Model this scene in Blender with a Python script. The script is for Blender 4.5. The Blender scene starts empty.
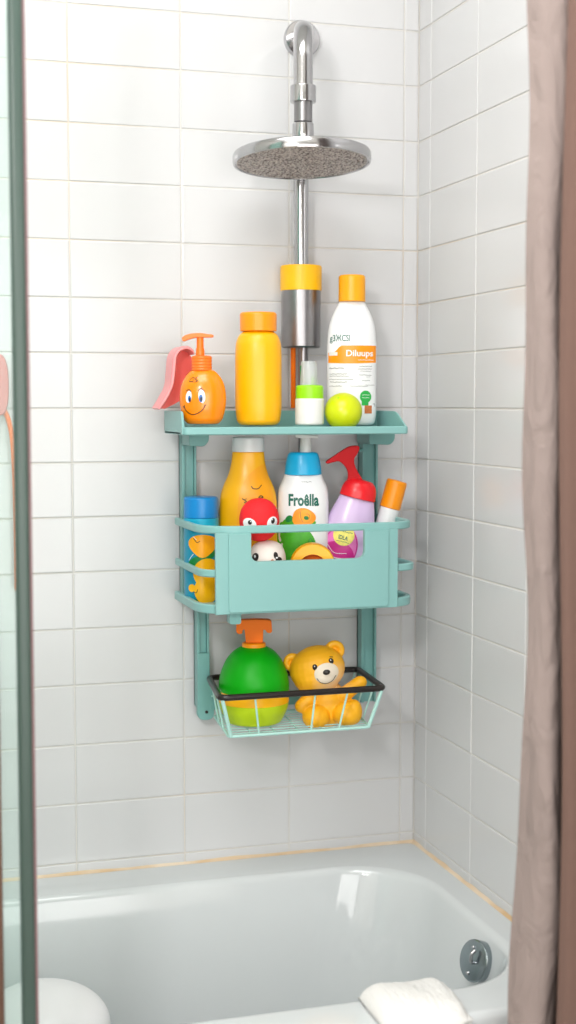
import bpy, bmesh, math, random
from mathutils import Vector, Matrix
random.seed(7)
PI = math.pi
SC = bpy.context.scene
COL = SC.collection

# ------------------------------------------------------------ camera figures
CAM = Vector((-1.00968, -2.49253, 1.35)); YAW = .2943; PIT = .07678; FPX = 1413.457
CF = Vector((math.sin(YAW)*math.cos(PIT), math.cos(YAW)*math.cos(PIT), -math.sin(PIT)))
CR = Vector((math.cos(YAW), -math.sin(YAW), 0)); CU = CR.cross(CF)

def at(px, py, y=None, x=None, z=None):
    d = CF + CR*((px-288)/FPX) - CU*((py-512)/FPX)
    if y is not None: t = (y-CAM.y)/d.y
    elif x is not None: t = (x-CAM.x)/d.x
    else: t = (z-CAM.z)/d.z
    return CAM + d*t

def mpp(p): return (Vector(p)-CAM).dot(CF)/FPX

# ------------------------------------------------------------ materials
def lin(c):
    r = []
    for v in c:
        v = v/255
        r.append(v/12.92 if v <= .04045 else ((v+.055)/1.055)**2.4)
    return r

def mat(name, rgb, rough=.4, metal=0, bump=0, bscale=200, vary=.03, vscale=12, coat=0, spec=.5, sss=0, trans=0, alpha=1, aniso=0):
    m = bpy.data.materials.new(name); m.use_nodes = True
    nt = m.node_tree; b = nt.nodes['Principled BSDF']
    c = lin(rgb)
    tc = nt.nodes.new('ShaderNodeTexCoord')
    nz = nt.nodes.new('ShaderNodeTexNoise'); nz.inputs['Scale'].default_value = vscale; nz.inputs['Detail'].default_value = 3
    nt.links.new(tc.outputs['Object'], nz.inputs['Vector'])
    mx = nt.nodes.new('ShaderNodeMix'); mx.data_type = 'RGBA'
    mx.inputs[6].default_value = [min(1, v*(1-vary)) for v in c]+[1]
    mx.inputs[7].default_value = [min(1, v*(1+vary)) for v in c]+[1]
    nt.links.new(nz.outputs['Fac'], mx.inputs[0]); nt.links.new(mx.outputs[2], b.inputs['Base Color'])
    b.inputs['Roughness'].default_value = rough; b.inputs['Metallic'].default_value = metal
    b.inputs['Specular IOR Level'].default_value = spec
    b.inputs['Coat Weight'].default_value = coat; b.inputs['Coat Roughness'].default_value = .08
    if sss:
        b.inputs['Subsurface Weight'].default_value = sss; b.inputs['Subsurface Scale'].default_value = .02
        b.inputs['Subsurface Radius'].default_value = (1, .5, .3)
    b.inputs['Transmission Weight'].default_value = trans; b.inputs['Alpha'].default_value = alpha
    if bump:
        n2 = nt.nodes.new('ShaderNodeTexNoise'); n2.inputs['Scale'].default_value = bscale; n2.inputs['Detail'].default_value = 2
        nt.links.new(tc.outputs['Object'], n2.inputs['Vector'])
        bp = nt.nodes.new('ShaderNodeBump'); bp.inputs['Strength'].default_value = bump; bp.inputs['Distance'].default_value = .002
        nt.links.new(n2.outputs['Fac'], bp.inputs['Height']); nt.links.new(bp.outputs['Normal'], b.inputs['Normal'])
    return m

def mat_two(name, a, b_, scale, lo, hi, rough=.6, bump=0):
    """a blotchy mix of two colours (stains, grime)"""
    m = mat(name, a, rough, bump=bump)
    nt = m.node_tree; b = nt.nodes['Principled BSDF']
    tc = nt.nodes.new('ShaderNodeTexCoord'); nz = nt.nodes.new('ShaderNodeTexNoise')
    nz.inputs['Scale'].default_value = scale; nz.inputs['Detail'].default_value = 4
    nt.links.new(tc.outputs['Object'], nz.inputs['Vector'])
    mr = nt.nodes.new('ShaderNodeMapRange'); mr.inputs[1].default_value = lo; mr.inputs[2].default_value = hi
    nt.links.new(nz.outputs['Fac'], mr.inputs[0])
    mx = nt.nodes.new('ShaderNodeMix'); mx.data_type = 'RGBA'
    mx.inputs[6].default_value = lin(a)+[1]; mx.inputs[7].default_value = lin(b_)+[1]
    nt.links.new(mr.outputs[0], mx.inputs[0]); nt.links.new(mx.outputs[2], b.inputs['Base Color'])
    return m

def mat_clear(name, tint, clear, rough=.05):
    """thin see-through plastic or glass: partly clear, partly a glossy body"""
    m = bpy.data.materials.new(name); m.use_nodes = True
    nt = m.node_tree; b = nt.nodes['Principled BSDF']; out = nt.nodes['Material Output']
    b.inputs['Base Color'].default_value = lin(tint)+[1]; b.inputs['Roughness'].default_value = rough
    tr = nt.nodes.new('ShaderNodeBsdfTransparent')
    mixc = [v**.15 for v in lin(tint)]
    tr.inputs['Color'].default_value = mixc+[1]
    fr = nt.nodes.new('ShaderNodeFresnel'); fr.inputs['IOR'].default_value = 1.45
    ma = nt.nodes.new('ShaderNodeMath'); ma.operation = 'ADD'; ma.use_clamp = True; ma.inputs[1].default_value = 1-clear
    nt.links.new(fr.outputs[0], ma.inputs[0])
    mx = nt.nodes.new('ShaderNodeMixShader')
    nt.links.new(ma.outputs[0], mx.inputs[0]); nt.links.new(tr.outputs[0], mx.inputs[1]); nt.links.new(b.outputs[0], mx.inputs[2])
    nt.links.new(mx.outputs[0], out.inputs['Surface'])
    return m

M = dict(
 tile=mat('glazed white tile', (214,214,215), .16, vary=.012, vscale=3, bump=.02, bscale=25),
 paint=mat('matt wall paint', (225,222,216), .8),
 ceil=mat('white ceiling paint', (236,236,232), .9),
 floor=mat('grey stone floor', (150,146,140), .35, vary=.15, vscale=6),
 tub=mat('white acrylic', (212,216,217), .09, vary=.006, coat=.3),
 caulk=mat_two('aged caulk', (214,182,140), (232,214,190), 9, .4, .62, .6),
 mint=mat('mint plastic', (134,183,180), .36, vary=.012, spec=.45),
 mintd=mat('mint coated metal', (122,176,172), .35, vary=.01),
 black=mat('black coated wire', (34,26,24), .32),
 wire=mat('pale mint wire', (178,222,214), .3),
 chrome=mat('polished chrome', (188,187,189), .16, 1, vary=.02),
 brushed=mat('brushed steel', (150,148,150), .32, 1, vary=.1, vscale=60),
 nozzle=mat_two('spray face', (206,196,190), (112,100,96), 260, .42, .58, .4),
 yellow=mat('golden yellow plastic', (255,180,0), .34, sss=.0),
 yellow2=mat('deep yellow plastic', (255,184,0), .32, sss=.0),
 yellow3=mat('warm yellow plastic', (255,170,6), .35),
 orange=mat('orange plastic', (255,152,6), .33, sss=.0),
 orangeb=mat('bright orange body', (255,140,0), .25, sss=.0, coat=.3),
 orangep=mat('pump orange', (255,120,28), .35, sss=.0),
 ornozz=mat('nozzle orange', (250,118,0), .5, spec=.25),
 capy=mat('amber cap', (255,172,8), .35),
 collar=mat('yellow collar', (255,190,6), .4, bump=.15, bscale=300),
 white=mat('white plastic', (238,239,240), .3),
 offwhite=mat('soft white plastic', (228,228,224), .4, bump=.1, bscale=400),
 lime=mat('lime green plastic', (150,222,20), .35),
 limeball=mat('lime rubber', (206,218,8), .3, sss=.0),
 limelow=mat('lime ribbed plastic', (190,216,10), .45, bump=.3, bscale=90),
 dkgreen=mat('leaf green plastic', (4,166,10), .42, spec=.3),
 cyan=mat('cyan plastic', (20,178,230), .32),
 blue=mat('azure plastic', (8,134,206), .35),
 teal=mat('teal blue body', (6,140,172), .35, vary=.1, vscale=20),
 tealc=mat('cyan neck band', (20,172,206), .35),
 red=mat('red plastic', (232,26,36), .3),
 redd=mat('deep red plastic', (200,8,20), .5, spec=.2),
 redfelt=mat('red foam', (242,26,34), .7, bump=.6, bscale=500),
 lilac=mat('lilac plastic', (214,190,228), .25),
 magenta=mat('magenta print', (198,40,136), .35),
 magl=mat('pink print', (226,120,190), .35),
 coral=mat('coral plastic', (255,112,106), .35, sss=.04),
 pink=mat('light pink plastic', (255,160,162), .35, sss=.04),
 ink=mat('black ink', (32,24,20), .4),
 inkg=mat('dark green ink', (10,100,84), .4),
 inkgrey=mat('grey ink', (120,122,120), .5),
 leaf=mat('green print', (66,170,30), .4, vary=.25, vscale=120),
 leafd=mat('dark green print', (14,128,58), .4),
 badge=mat('badge green', (40,170,72), .4),
 brownp=mat('brown print', (196,112,62), .4, vary=.4, vscale=300),
 paleyel=mat('pale yellow print', (236,226,110), .4, vary=.2, vscale=200),
 eyeblue=mat('iris blue', (40,110,190), .3),
 bear=mat('bear yellow vinyl', (255,182,22), .5, vary=.04, sss=.0),
 muzzle=mat('cream vinyl', (240,226,206), .5),
 panda=mat('off white foam', (232,220,212), .6, bump=.2, bscale=300),
 towel=mat('white terry cloth', (234,233,230), .95, bump=1, bscale=420, vary=.02),
 glass=mat_clear('shower glass', (200,226,218), .93, .02),
 seal=mat_clear('green tinted door seal', (62,80,73), .12, .35),
 bronze=mat('brown anodised metal', (104,78,66), .35, .6),
 mauve=mat('mauve seal lip', (128,96,98), .5),
 clearcap=mat_clear('clear cap plastic', (232,236,236), .55, .08),
 curtain=None,
 door=mat('painted door', (196,190,182), .5),
)

def curtain_mat():
    m = mat('taupe linen', (146,131,126), .85, vary=.06, vscale=18)
    nt = m.node_tree; b = nt.nodes['Principled BSDF']
    tc = nt.nodes.new('ShaderNodeTexCoord'); mp = nt.nodes.new('ShaderNodeMapping'); mp.inputs['Scale'].default_value = (12, 12, 5)
    nt.links.new(tc.outputs['Object'], mp.inputs['Vector'])
    n1 = nt.nodes.new('ShaderNodeTexNoise'); n1.inputs['Scale'].default_value = 2.2; n1.inputs['Detail'].default_value = 6; n1.inputs['Distortion'].default_value = 1.2
    nt.links.new(mp.outputs[0], n1.inputs['Vector'])
    bp = nt.nodes.new('ShaderNodeBump'); bp.inputs['Strength'].default_value = .55; bp.inputs['Distance'].default_value = .02
    nt.links.new(n1.outputs['Fac'], bp.inputs['Height']); nt.links.new(bp.outputs['Normal'], b.inputs['Normal'])
    return m
M['curtain'] = curtain_mat()

def grout_mat():
    m = mat_two('cement grout', (216,213,208), (216,196,174), 2.2, .52, .75, .85)
    return m
M['grout'] = grout_mat()

# ------------------------------------------------------------ objects
def finish(bm, sharp=35):
    bmesh.ops.remove_doubles(bm, verts=bm.verts, dist=1e-6)
    bmesh.ops.recalc_face_normals(bm, faces=bm.faces)
    for f in bm.faces: f.smooth = True
    a = math.radians(sharp)
    for e in bm.edges:
        if len(e.link_faces) == 2:
            e.smooth = e.calc_face_angle(0) < a

def obj(name, bm, m, parent=None, sharp=35, fin=True, wn=True):
    if fin: finish(bm, sharp)
    me = bpy.data.meshes.new(name); bm.to_mesh(me); bm.free()
    for mm in (m if isinstance(m, (list, tuple)) else [m]): me.materials.append(mm)
    o = bpy.data.objects.new(name, me); COL.objects.link(o)
    if parent is not None: o.parent = parent
    if wn:
        w = o.modifiers.new('normals', 'WEIGHTED_NORMAL'); w.keep_sharp = True; w.weight = 80
    return o

def tag(o, label, cat, group=None, kind=None):
    o['label'] = label; o['category'] = cat
    if group: o['group'] = group
    if kind: o['kind'] = kind
    return o

def struct(o): o['kind'] = 'structure'; return o

def empty(name, loc, rot=(0, 0, 0)):
    o = bpy.data.objects.new(name, None); COL.objects.link(o); o.empty_display_size = .02
    o.location = loc; o.rotation_euler = rot
    return o

def box(bm, x0, x1, y0, y1, z0, z1, bev=0, mi=0, seg=2):
    r = bmesh.ops.create_cube(bm, size=1)
    vs = r['verts']
    bmesh.ops.scale(bm, vec=(abs(x1-x0), abs(y1-y0), abs(z1-z0)), verts=vs)
    bmesh.ops.translate(bm, vec=((x0+x1)/2, (y0+y1)/2, (z0+z1)/2), verts=vs)
    fs = set(f for v in vs for f in v.link_faces)
    for f in fs: f.material_index = mi
    if bev:
        es = list(set(e for v in vs for e in v.link_edges))
        bmesh.ops.bevel(bm, geom=es, offset=bev, segments=seg, affect='EDGES', profile=.5)
    return bm

def newbox(*a, **k): return box(bmesh.new(), *a, **k)

def prism(bm, pts, y0, y1, bev=0, mi=0, axis='y'):
    """outline in the x z plane given thickness along y (or 'x': outline in y z; 'z': outline in x y)"""
    def P(p, t):
        return {'y': (p[0], t, p[1]), 'x': (t, p[0], p[1]), 'z': (p[0], p[1], t)}[axis]
    a = [bm.verts.new(P(p, y0)) for p in pts]; b = [bm.verts.new(P(p, y1)) for p in pts]
    n = len(pts); fs = [bm.faces.new(a), bm.faces.new(b[::-1])]
    for i in range(n): fs.append(bm.faces.new((a[i], b[i], b[(i+1) % n], a[(i+1) % n])))
    for f in fs: f.material_index = mi
    bmesh.ops.recalc_face_normals(bm, faces=fs)
    if bev:
        es = [e for f in fs[:2] for e in f.edges]
        bmesh.ops.bevel(bm, geom=list(set(es)), offset=bev, segments=2, affect='EDGES', profile=.5)
    return bm

def fillet(pts, r, n=5):
    """round the inner corners of an open polyline; r a number or a list"""
    out = [Vector(pts[0])]
    for i in range(1, len(pts)-1):
        p = Vector(pts[i]); a = Vector(pts[i-1])-p; b = Vector(pts[i+1])-p
        rr = r[i] if isinstance(r, (list, tuple)) else r
        la, lb = a.length, b.length
        if rr <= 0 or la < 1e-9 or lb < 1e-9: out.append(p); continue
        d = min(rr, la*.49, lb*.49)
        s = p+a/la*d; e = p+b/lb*d
        for k in range(n+1):
            t = k/n
            out.append(s*(1-t)**2+p*2*t*(1-t)+e*t*t)
    out.append(Vector(pts[-1]))
    return out

def fillet_loop(pts, r, n=6):
    m = len(pts); out = []
    for i in range(m):
        p = Vector(pts[i]); a = Vector(pts[i-1])-p; b = Vector(pts[(i+1) % m])-p
        rr = r[i] if isinstance(r, (list, tuple)) else r
        if rr <= 0: out.append(p); continue
        d = min(rr, a.length*.49, b.length*.49); s = p+a.normalized()*d; e = p+b.normalized()*d
        for k in range(n+1):
            t = k/n; out.append(s*(1-t)**2+p*2*t*(1-t)+e*t*t)
    return out

def catmull(pts, n=6):
    P = [Vector(p) for p in pts]; P = [P[0]*2-P[1]]+P+[P[-1]*2-P[-2]]; out = []
    for i in range(1, len(P)-2):
        for k in range(n):
            t = k/n
            out.append(.5*((2*P[i])+(-P[i-1]+P[i+1])*t+(2*P[i-1]-5*P[i]+4*P[i+1]-P[i+2])*t*t+(-P[i-1]+3*P[i]-3*P[i+1]+P[i+2])*t**3))
    out.append(P[-2]); return out

def lathe(bm, prof, seg=48, sx=1, sy=1, mi=0, cap=True, pw=1.0):
    """prof: (radius, z) bottom to top; pw<1 squares the plan"""
    rings = []
    for r, z in prof:
        if r < 1e-5: rings.append([bm.verts.new((0, 0, z))]); continue
        ring = []
        for i in range(seg):
            a = 2*PI*i/seg; c, s = math.cos(a), math.sin(a)
            c = math.copysign(abs(c)**pw, c); s = math.copysign(abs(s)**pw, s)
            ring.append(bm.verts.new((r*sx*c, r*sy*s, z)))
        rings.append(ring)
    fs = []
    for a, b in zip(rings, rings[1:]):
        if len(a) == 1 and len(b) == 1: continue
        for i in range(seg):
            j = (i+1) % seg
            if len(a) == 1: fs.append(bm.faces.new((a[0], b[j], b[i])))
            elif len(b) == 1: fs.append(bm.faces.new((a[i], a[j], b[0])))
            else: fs.append(bm.faces.new((a[i], a[j], b[j], b[i])))
    if cap:
        if len(rings[0]) > 1: fs.append(bm.faces.new(rings[0][::-1]))
        if len(rings[-1]) > 1: fs.append(bm.faces.new(rings[-1]))
    for f in fs: f.material_index = mi
    return bm

def tube(bm, pts, r, seg=12, closed=False, mi=0):
    P = [Vector(p) for p in pts]; n = len(P); rings = []
    up = None
    for i in range(n):
        if closed: t = P[(i+1) % n]-P[i-1]
        else: t = P[min(i+1, n-1)]-P[max(i-1, 0)]
        t.normalize()
        if up is None:
            up = Vector((0, 0, 1)) if abs(t.z) < .9 else Vector((0, 1, 0))
        u = (up-t*up.dot(t)).normalized(); v = t.cross(u); up = u
        rr = r[i] if isinstance(r, (list, tuple)) else r
        rings.append([bm.verts.new(P[i]+u*rr*math.cos(2*PI*k/seg)+v*rr*math.sin(2*PI*k/seg)) for k in range(seg)])
    m = n if closed else n-1
    for i in range(m):
        a, b = rings[i], rings[(i+1) % n]
        for k in range(seg):
            f = bm.faces.new((a[k], a[(k+1) % seg], b[(k+1) % seg], b[k])); f.material_index = mi
    if not closed:
        bm.faces.new(rings[0][::-1]); bm.faces.new(rings[-1])
    return bm

def rail(bm, pts, th, z0, z1, bev=.0018):
    """a flat upright band of thickness th following a plan line, z0..z1"""
    P = [Vector((p[0], p[1])) for p in pts]; L = []; R = []
    for i in range(len(P)):
        t = (P[min(i+1, len(P)-1)]-P[max(i-1, 0)]).normalized(); n = Vector((-t.y, t.x))*th/2
        L.append(P[i]+n); R.append(P[i]-n)
    prof = [(0, z0+bev), (bev/th, z0), (1-bev/th, z0), (1, z0+bev), (1, z1-bev), (1-bev/th, z1), (bev/th, z1), (0, z1-bev)]
    rings = [[bm.verts.new((*(a.lerp(b, u)), z)) for u, z in prof] for a, b in zip(L, R)]
    for a, b in zip(rings, rings[1:]):
        for k in range(8): bm.faces.new((a[k], a[(k+1) % 8], b[(k+1) % 8], b[k]))
    bm.faces.new(rings[0][::-1]); bm.faces.new(rings[-1])
    return bm

def ellipsoid(bm, c, r, rot=None, seg=32):
    res = bmesh.ops.create_uvsphere(bm, u_segments=seg, v_segments=seg//2, radius=1)
    mt = Matrix.Translation(Vector(c)) @ (rot.to_4x4() if rot else Matrix.Identity(4)) @ Matrix.Diagonal((*r, 1))
    bmesh.ops.transform(bm, matrix=mt, verts=res['verts'])
    return bm

# ---- flat shapes wrapped on a surface (printing). Shapes: (verts2d, faces)
def s_grid(fx0, fx1, fy0, fy1, nx=20, ny=4):
    """fx numbers; fy0, fy1 functions of x or numbers"""
    g = lambda f, x: f(x) if callable(f) else f
    V = []; F = []
    for i in range(nx+1):
        x = fx0+(fx1-fx0)*i/nx
        for j in range(ny+1): V.append((x, g(fy0, x)+(g(fy1, x)-g(fy0, x))*j/ny))
    for i in range(nx):
        for j in range(ny):
            a = i*(ny+1)+j; F.append((a, a+ny+1, a+ny+2, a+1))
    return V, F

def s_disc(cx, cy, rx, ry, rot=0, n=28, rings=4, wob=None):
    V = [(cx, cy)]; F = []; c, s = math.cos(rot), math.sin(rot)
    for k in range(1, rings+1):
        for i in range(n):
            a = 2*PI*i/n; w = wob(a) if wob else 1
            x, y = rx*w*k/rings*math.cos(a), ry*w*k/rings*math.sin(a)
            V.append((cx+x*c-y*s, cy+x*s+y*c))
    for i in range(n): F.append((0, 1+i, 1+(i+1) % n))
    for k in range(rings-1):
        for i in range(n):
            a = 1+k*n+i; b = 1+k*n+(i+1) % n; F.append((a, a+n, b+n, b))
    return V, F

def s_line(pts, w, smooth=True):
    P = [Vector((p[0], p[1])) for p in (catmull(pts, 6) if smooth and len(pts) > 2 else pts)]
    V = []; F = []
    for i in range(len(P)):
        t = (P[min(i+1, len(P)-1)]-P[max(i-1, 0)])
        t = t.normalized() if t.length > 0 else Vector((1, 0)); n = Vector((-t.y, t.x))*w/2
        V += [tuple(P[i]+n), tuple(P[i]-n)]
    for i in range(len(P)-1): F.append((2*i, 2*i+2, 2*i+3, 2*i+1))
    return V, F

def s_text(txt, cx, cy, w, h, shear=0, bold=.0):
    """in pixel-style coordinates: y grows downward"""
    cu = bpy.data.curves.new('t', 'FONT'); cu.body = txt; cu.align_x = 'CENTER'; cu.resolution_u = 3; cu.offset = bold; cu.shear = shear
    o = bpy.data.objects.new('t', cu); COL.objects.link(o)
    bpy.context.view_layer.update()
    me = bpy.data.meshes.new_from_object(o.evaluated_get(bpy.context.evaluated_depsgraph_get()))
    xs = [v.co.x for v in me.vertices]; ys = [v.co.y for v in me.vertices]
    X0, X1, Y0, Y1 = min(xs), max(xs), min(ys), max(ys)
    V = [(cx+((v.co.x-X0)/(X1-X0)-.5)*w, cy-((v.co.y-Y0)/(Y1-Y0)-.5)*h) for v in me.vertices]
    F = [tuple(p.vertices) for p in me.polygons]
    bpy.data.objects.remove(o); bpy.data.curves.remove(cu); bpy.data.meshes.remove(me)
    return V, F

def scribble(cx0, cx1, y, amp=.5, w=.35, step=.9):
    n = max(3, int((cx1-cx0)/step)); rr = random.Random(int(y*100)+int(cx0*10))
    return s_line([(cx0+(cx1-cx0)*i/n, y+rr.uniform(-amp, amp)) for i in range(n+1)], w, False)

SPLIT = {'eye_white', 'iris', 'pupil', 'eye_patch', 'eye_shine', 'pupil_shine', 'face_line', 'print_line', 'print_stroke', 'eyebrow', 'leaf_print'}
class Item:
    """a thing standing at a measured point; pixel-style profiles turned into metres at its own depth"""
    def __init__(self, name, label, cat, px, pyb, Y, floor=None, rz=-.27, tilt=0, group=None):
        p = at(px, pyb, y=Y)
        if floor is not None: p.z = floor
        self.p = p; self.s = mpp(p); self.px = px; self.pyb = pyb
        w = self.p-CAM
        if floor is not None:      # pixel row of the base at this height
            self.pyb = 512 - FPX*w.dot(CU)/w.dot(CF)
        self.o = empty(name, p, (0, tilt, rz)); tag(self.o, label, cat, group)
        self.off = .0003
    def prof(self, pts, fr=0, n=5):
        q = [((a)*self.s, (self.pyb-b)*self.s) for b, a in pts]
        if fr == 'smooth':
            q = catmull([(a, b, 0) for a, b in q], 7)
            return [(max(0, v[0]), v[1]) for v in q]
        q = fillet(q, [f*self.s for f in fr] if isinstance(fr, (list, tuple)) else fr*self.s, n)
        return [(max(0, v[0]), v[1]) for v in q]
    def lathe(self, name, m, pts, fr=0, sy=1, sharp=35, seg=48, pw=1.0, shift=0):
        pr = self.prof(pts, fr); bm = lathe(bmesh.new(), pr, seg, 1, sy, pw=pw)
        if shift: bmesh.ops.translate(bm, vec=(shift*self.s, 0, 0), verts=bm.verts)
        return obj(name, bm, m, self.o, sharp), pr
    def L(self, px, py, y=0): return Vector(((px-self.px)*self.s, y, (self.pyb-py)*self.s))
    def surf(self, pr, sy=1):
        def f(lx, lz, off):
            R = pr[-1][0]
            for (r0, z0), (r1, z1) in zip(pr, pr[1:]):
                if z0 <= lz <= z1 and z1 > z0: R = r0+(r1-r0)*(lz-z0)/(z1-z0); break
            t = max(-.995, min(.995, lx/max(R, 1e-5)))
            return (max(-R*.998, min(R*.998, lx)), -sy*(R+off/max(sy, .3))*math.sqrt(1-t*t)-.00002-off*.3, lz)
        return f
    def decal(self, name, m, shapes, sf, off=1, parent=None, label=None):
        if name in SPLIT and len(shapes) > 1:
            return [self.decal(name, m, [sh_], sf, off, parent, label) for sh_ in shapes]
        bm = bmesh.new()
        for V, F in shapes:
            vs = [bm.verts.new(sf((x-self.px)*self.s, (self.pyb-y)*self.s, self.off*off)) for x, y in V]
            for f in F:
                try: bm.faces.new([vs[i] for i in f])
                except ValueError: pass
        for f in bm.faces:
            f.normal_update()
            if f.normal.y > 0: f.normal_flip()
            f.smooth = True
        o = obj(name, bm, m, parent or self.o, fin=False, wn=False)
        if label: o['label'] = label
        return o

# ============================================================ ROOM
ROWS = [2.5, 2.436, 2.336, 2.236, 2.136, 2.0361, 1.936, 1.8347, 1.7343, 1.634, 1.534, 1.4379, 1.3408, 1.2452, 1.1485, 1.0505, .9492, .8479, .7397, .6327, .5243, .42, .32, .22, .12, .02]
XL = -1.66; YF = -3.25; H = 2.5

def tiles(bm, cols, rows, place, g=.0012, d=.0022, bv=.0016):
    rr = random.Random(3)
    for i in range(len(cols)-1):
        for j in range(len(rows)-1):
            u0, u1 = sorted((cols[i], cols[i+1])); v0, v1 = sorted((rows[j], rows[j+1]))
            u0 += g; u1 -= g; v0 += g; v1 -= g
            tl = [rr.uniform(-.00022, .00022) for _ in range(3)]
            rings = []
            for ins, dep in ((0, 0), (0, d*.5), (bv*.4, d*.85), (bv, d)):
                ring = []
                for su, sv in ((0, 0), (1, 0), (1, 1), (0, 1)):
                    u = u0+ins if su == 0 else u1-ins; v = v0+ins if sv == 0 else v1-ins
                    e = dep+(tl[0]*(su-.5)*2+tl[1]*(sv-.5)*2+tl[2] if dep > 0 else 0)
                    ring.append(bm.verts.new(place(u, v, e)))
                rings.append(ring)
            for a, b in zip(rings, rings[1:]):
                for k in range(4): bm.faces.new((a[k], a[(k+1) % 4], b[(k+1) % 4], b[k])).material_index = 0
            bm.faces.new(rings[-1]).material_index = 0

bm = bmesh.new()
cols = [0, -.029, -.252, -.4525, -.6516, -.852, -1.052, -1.252, -1.452, XL]
tiles(bm, cols, ROWS, lambda u, v, e: (u, .0022-e, v))
box(bm, XL-.1, .1, .0016, .1, 0, H, mi=1)
struct(obj('wall_back', bm, [M['tile'], M['grout']], sharp=10))
bm = bmesh.new()
colr = [0, -.0576, -.262, -.466, -.67, -.80]
tiles(bm, colr, ROWS, lambda u, v, e: (.0022-e, u, v))
box(bm, .0016, .1, YF, 0.0015, 0, H, mi=1)
box(bm, 0, .0016, YF, -.80, 0, H, mi=2)
struct(obj('wall_right', bm, [M['tile'], M['grout'], M['paint']], sharp=10))
struct(obj('wall_left', newbox(XL-.1, XL, YF, .0015, 0, H), M['paint']))
struct(obj('wall_front', newbox(XL-.1, .1, YF-.1, YF, 0, H), M['paint']))
struct(obj('floor', newbox(XL-.1, .1, YF-.1, .1, -.1, 0), M['floor']))
struct(obj('ceiling', newbox(XL-.1, .1, YF-.1, .1, H, H+.1), M['ceil']))
# door behind the camera
bm = newbox(-1.45, -.70, YF+.001, YF+.035, 0.005, 2.02, bev=.004)
for (a, b, c, d) in ((-1.37, -1.11, 1.1, 1.9), (-1.04, -.78, 1.1, 1.9), (-1.37, -1.11, .15, .95), (-1.04, -.78, .15, .95)):
    box(bm, a, b, YF+.03, YF+.042, c, d, bev=.006)
dr = struct(obj('door_1', bm, M['door']))
obj('door_handle', tube(bmesh.new(), fillet([(-.76, YF+.035, 1.0), (-.76, YF+.09, 1.0), (-.88, YF+.09, 1.0)], .02), .009), M['chrome'], dr)

# ============================================================ BATHTUB
RIM = .505
def rrect(x0, x1, y0, y1, r, nc=14, ns=12):
    """counter-clockwise rounded rectangle with a fixed point count"""
    C = [((x1-r, y1-r), 0), ((x0+r, y1-r), PI/2), ((x0+r, y0+r), PI), ((x1-r, y0+r), 1.5*PI)]; out = []
    arcs = []
    for (cx, cy), a0 in C:
        arcs.append([(cx+r*math.cos(a0+PI/2*k/nc), cy+r*math.sin(a0+PI/2*k/nc)) for k in range(nc+1)])
    for i in range(4):
        out += arcs[i]
        a = arcs[i][-1]; b = arcs[(i+1) % 4][0]
        out += [(a[0]+(b[0]-a[0])*k/ns, a[1]+(b[1]-a[1])*k/ns) for k in range(1, ns)]
    return out
ox0, ox1, oy0, oy1 = XL+.004, -.004, -.748, -.004
ix0, ix1, iy0, iy1 = -1.56, -.048, -.664, -.098
bm = bmesh.new(); rings = []
def ring(x0, x1, y0, y1, r, z): rings.append([bm.verts.new((x, y, z)) for x, y in rrect(x0, x1, y0, y1, r)])
ring(ox0+.03, ox1-.03, oy0+.03, oy1-.0, .01, .002)
ring(ox0+.004, ox1, oy0+.012, oy1, .01, RIM-.05)
ring(ox0, ox1, oy0, oy1, .012, RIM-.035)
ring(ox0, ox1, oy0, oy1, .012, RIM-.012)
ring(ox0+.004, ox1-.001, oy0+.004, oy1-.001, .014, RIM-.003)
ring(ox0+.012, ox1-.003, oy0+.012, oy1-.003, .016, RIM)
for ins, z, r in ((0, RIM, .15), (.005, RIM-.001, .15), (.010, RIM-.005, .15), (.014, RIM-.012, .15), (.021, RIM-.04, .15),
                  (.040, RIM-.12, .15), (.060, RIM-.24, .15), (.078, RIM-.32, .15), (.10, RIM-.355, .14), (.14, RIM-.372, .12), (.2, RIM-.378, .07)):
    k = 1+ins*6
    ring(ix0+ins*2.2, ix1-ins, iy0+ins*.8, iy1-ins*.9, r, z)
for a, b in zip(rings, rings[1:]):
    n = len(a)
    for i in range(n): bm.faces.new((a[i], a[(i+1) % n], b[(i+1) % n], b[i]))
bm.faces.new(rings[-1]); bm.faces.new(rings[0][::-1])
tubo = obj('bathtub', bm, M['tub'], sharp=50)
tag(tubo, 'white glossy built-in bathtub below the tiled walls', 'bathtub')
# overflow plate
q = at(476, 961, x=-.083)
nrm = Vector((-.90, -.24, .25)).normalized()
R_ = .0335
yv = (Vector((0, 0, 1))-nrm*nrm.z).normalized(); xv = yv.cross(nrm)
ORI = Matrix((xv, yv, nrm)).transposed().to_euler()
bm = lathe(bmesh.new(), [(R_*.95, -.012), (R_, .002), (R_*.99, .0055), (R_*.9, .008), (R_*.5, .0095), (0, .010)], 48)
M['plate'] = mat('dull blue grey chrome', (150,160,164), .2, 1)
ov = obj('overflow_plate', bm, M['plate'], tubo); ov['label'] = 'round dull chrome overflow plate'
ov.location = q; ov.rotation_euler = ORI
for (a, b) in ((-.1, R_*.62), (-.1, -R_*.62)):
    sc = obj('screw', lathe(bmesh.new(), [(.0035, .006), (.0035, .0105), (.0025, .0118), (0, .012)], 16), M['chrome'], ov); sc.location = (-.003, b, 0)
bm = bmesh.new(); tube(bm, fillet([(.007, -.001, .008), (.007, -.001, .018), (.009, .014, .021), (.010, .019, .016)], .005), .003)
obj('trip_lever', bm, M['chrome'], ov)

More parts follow.
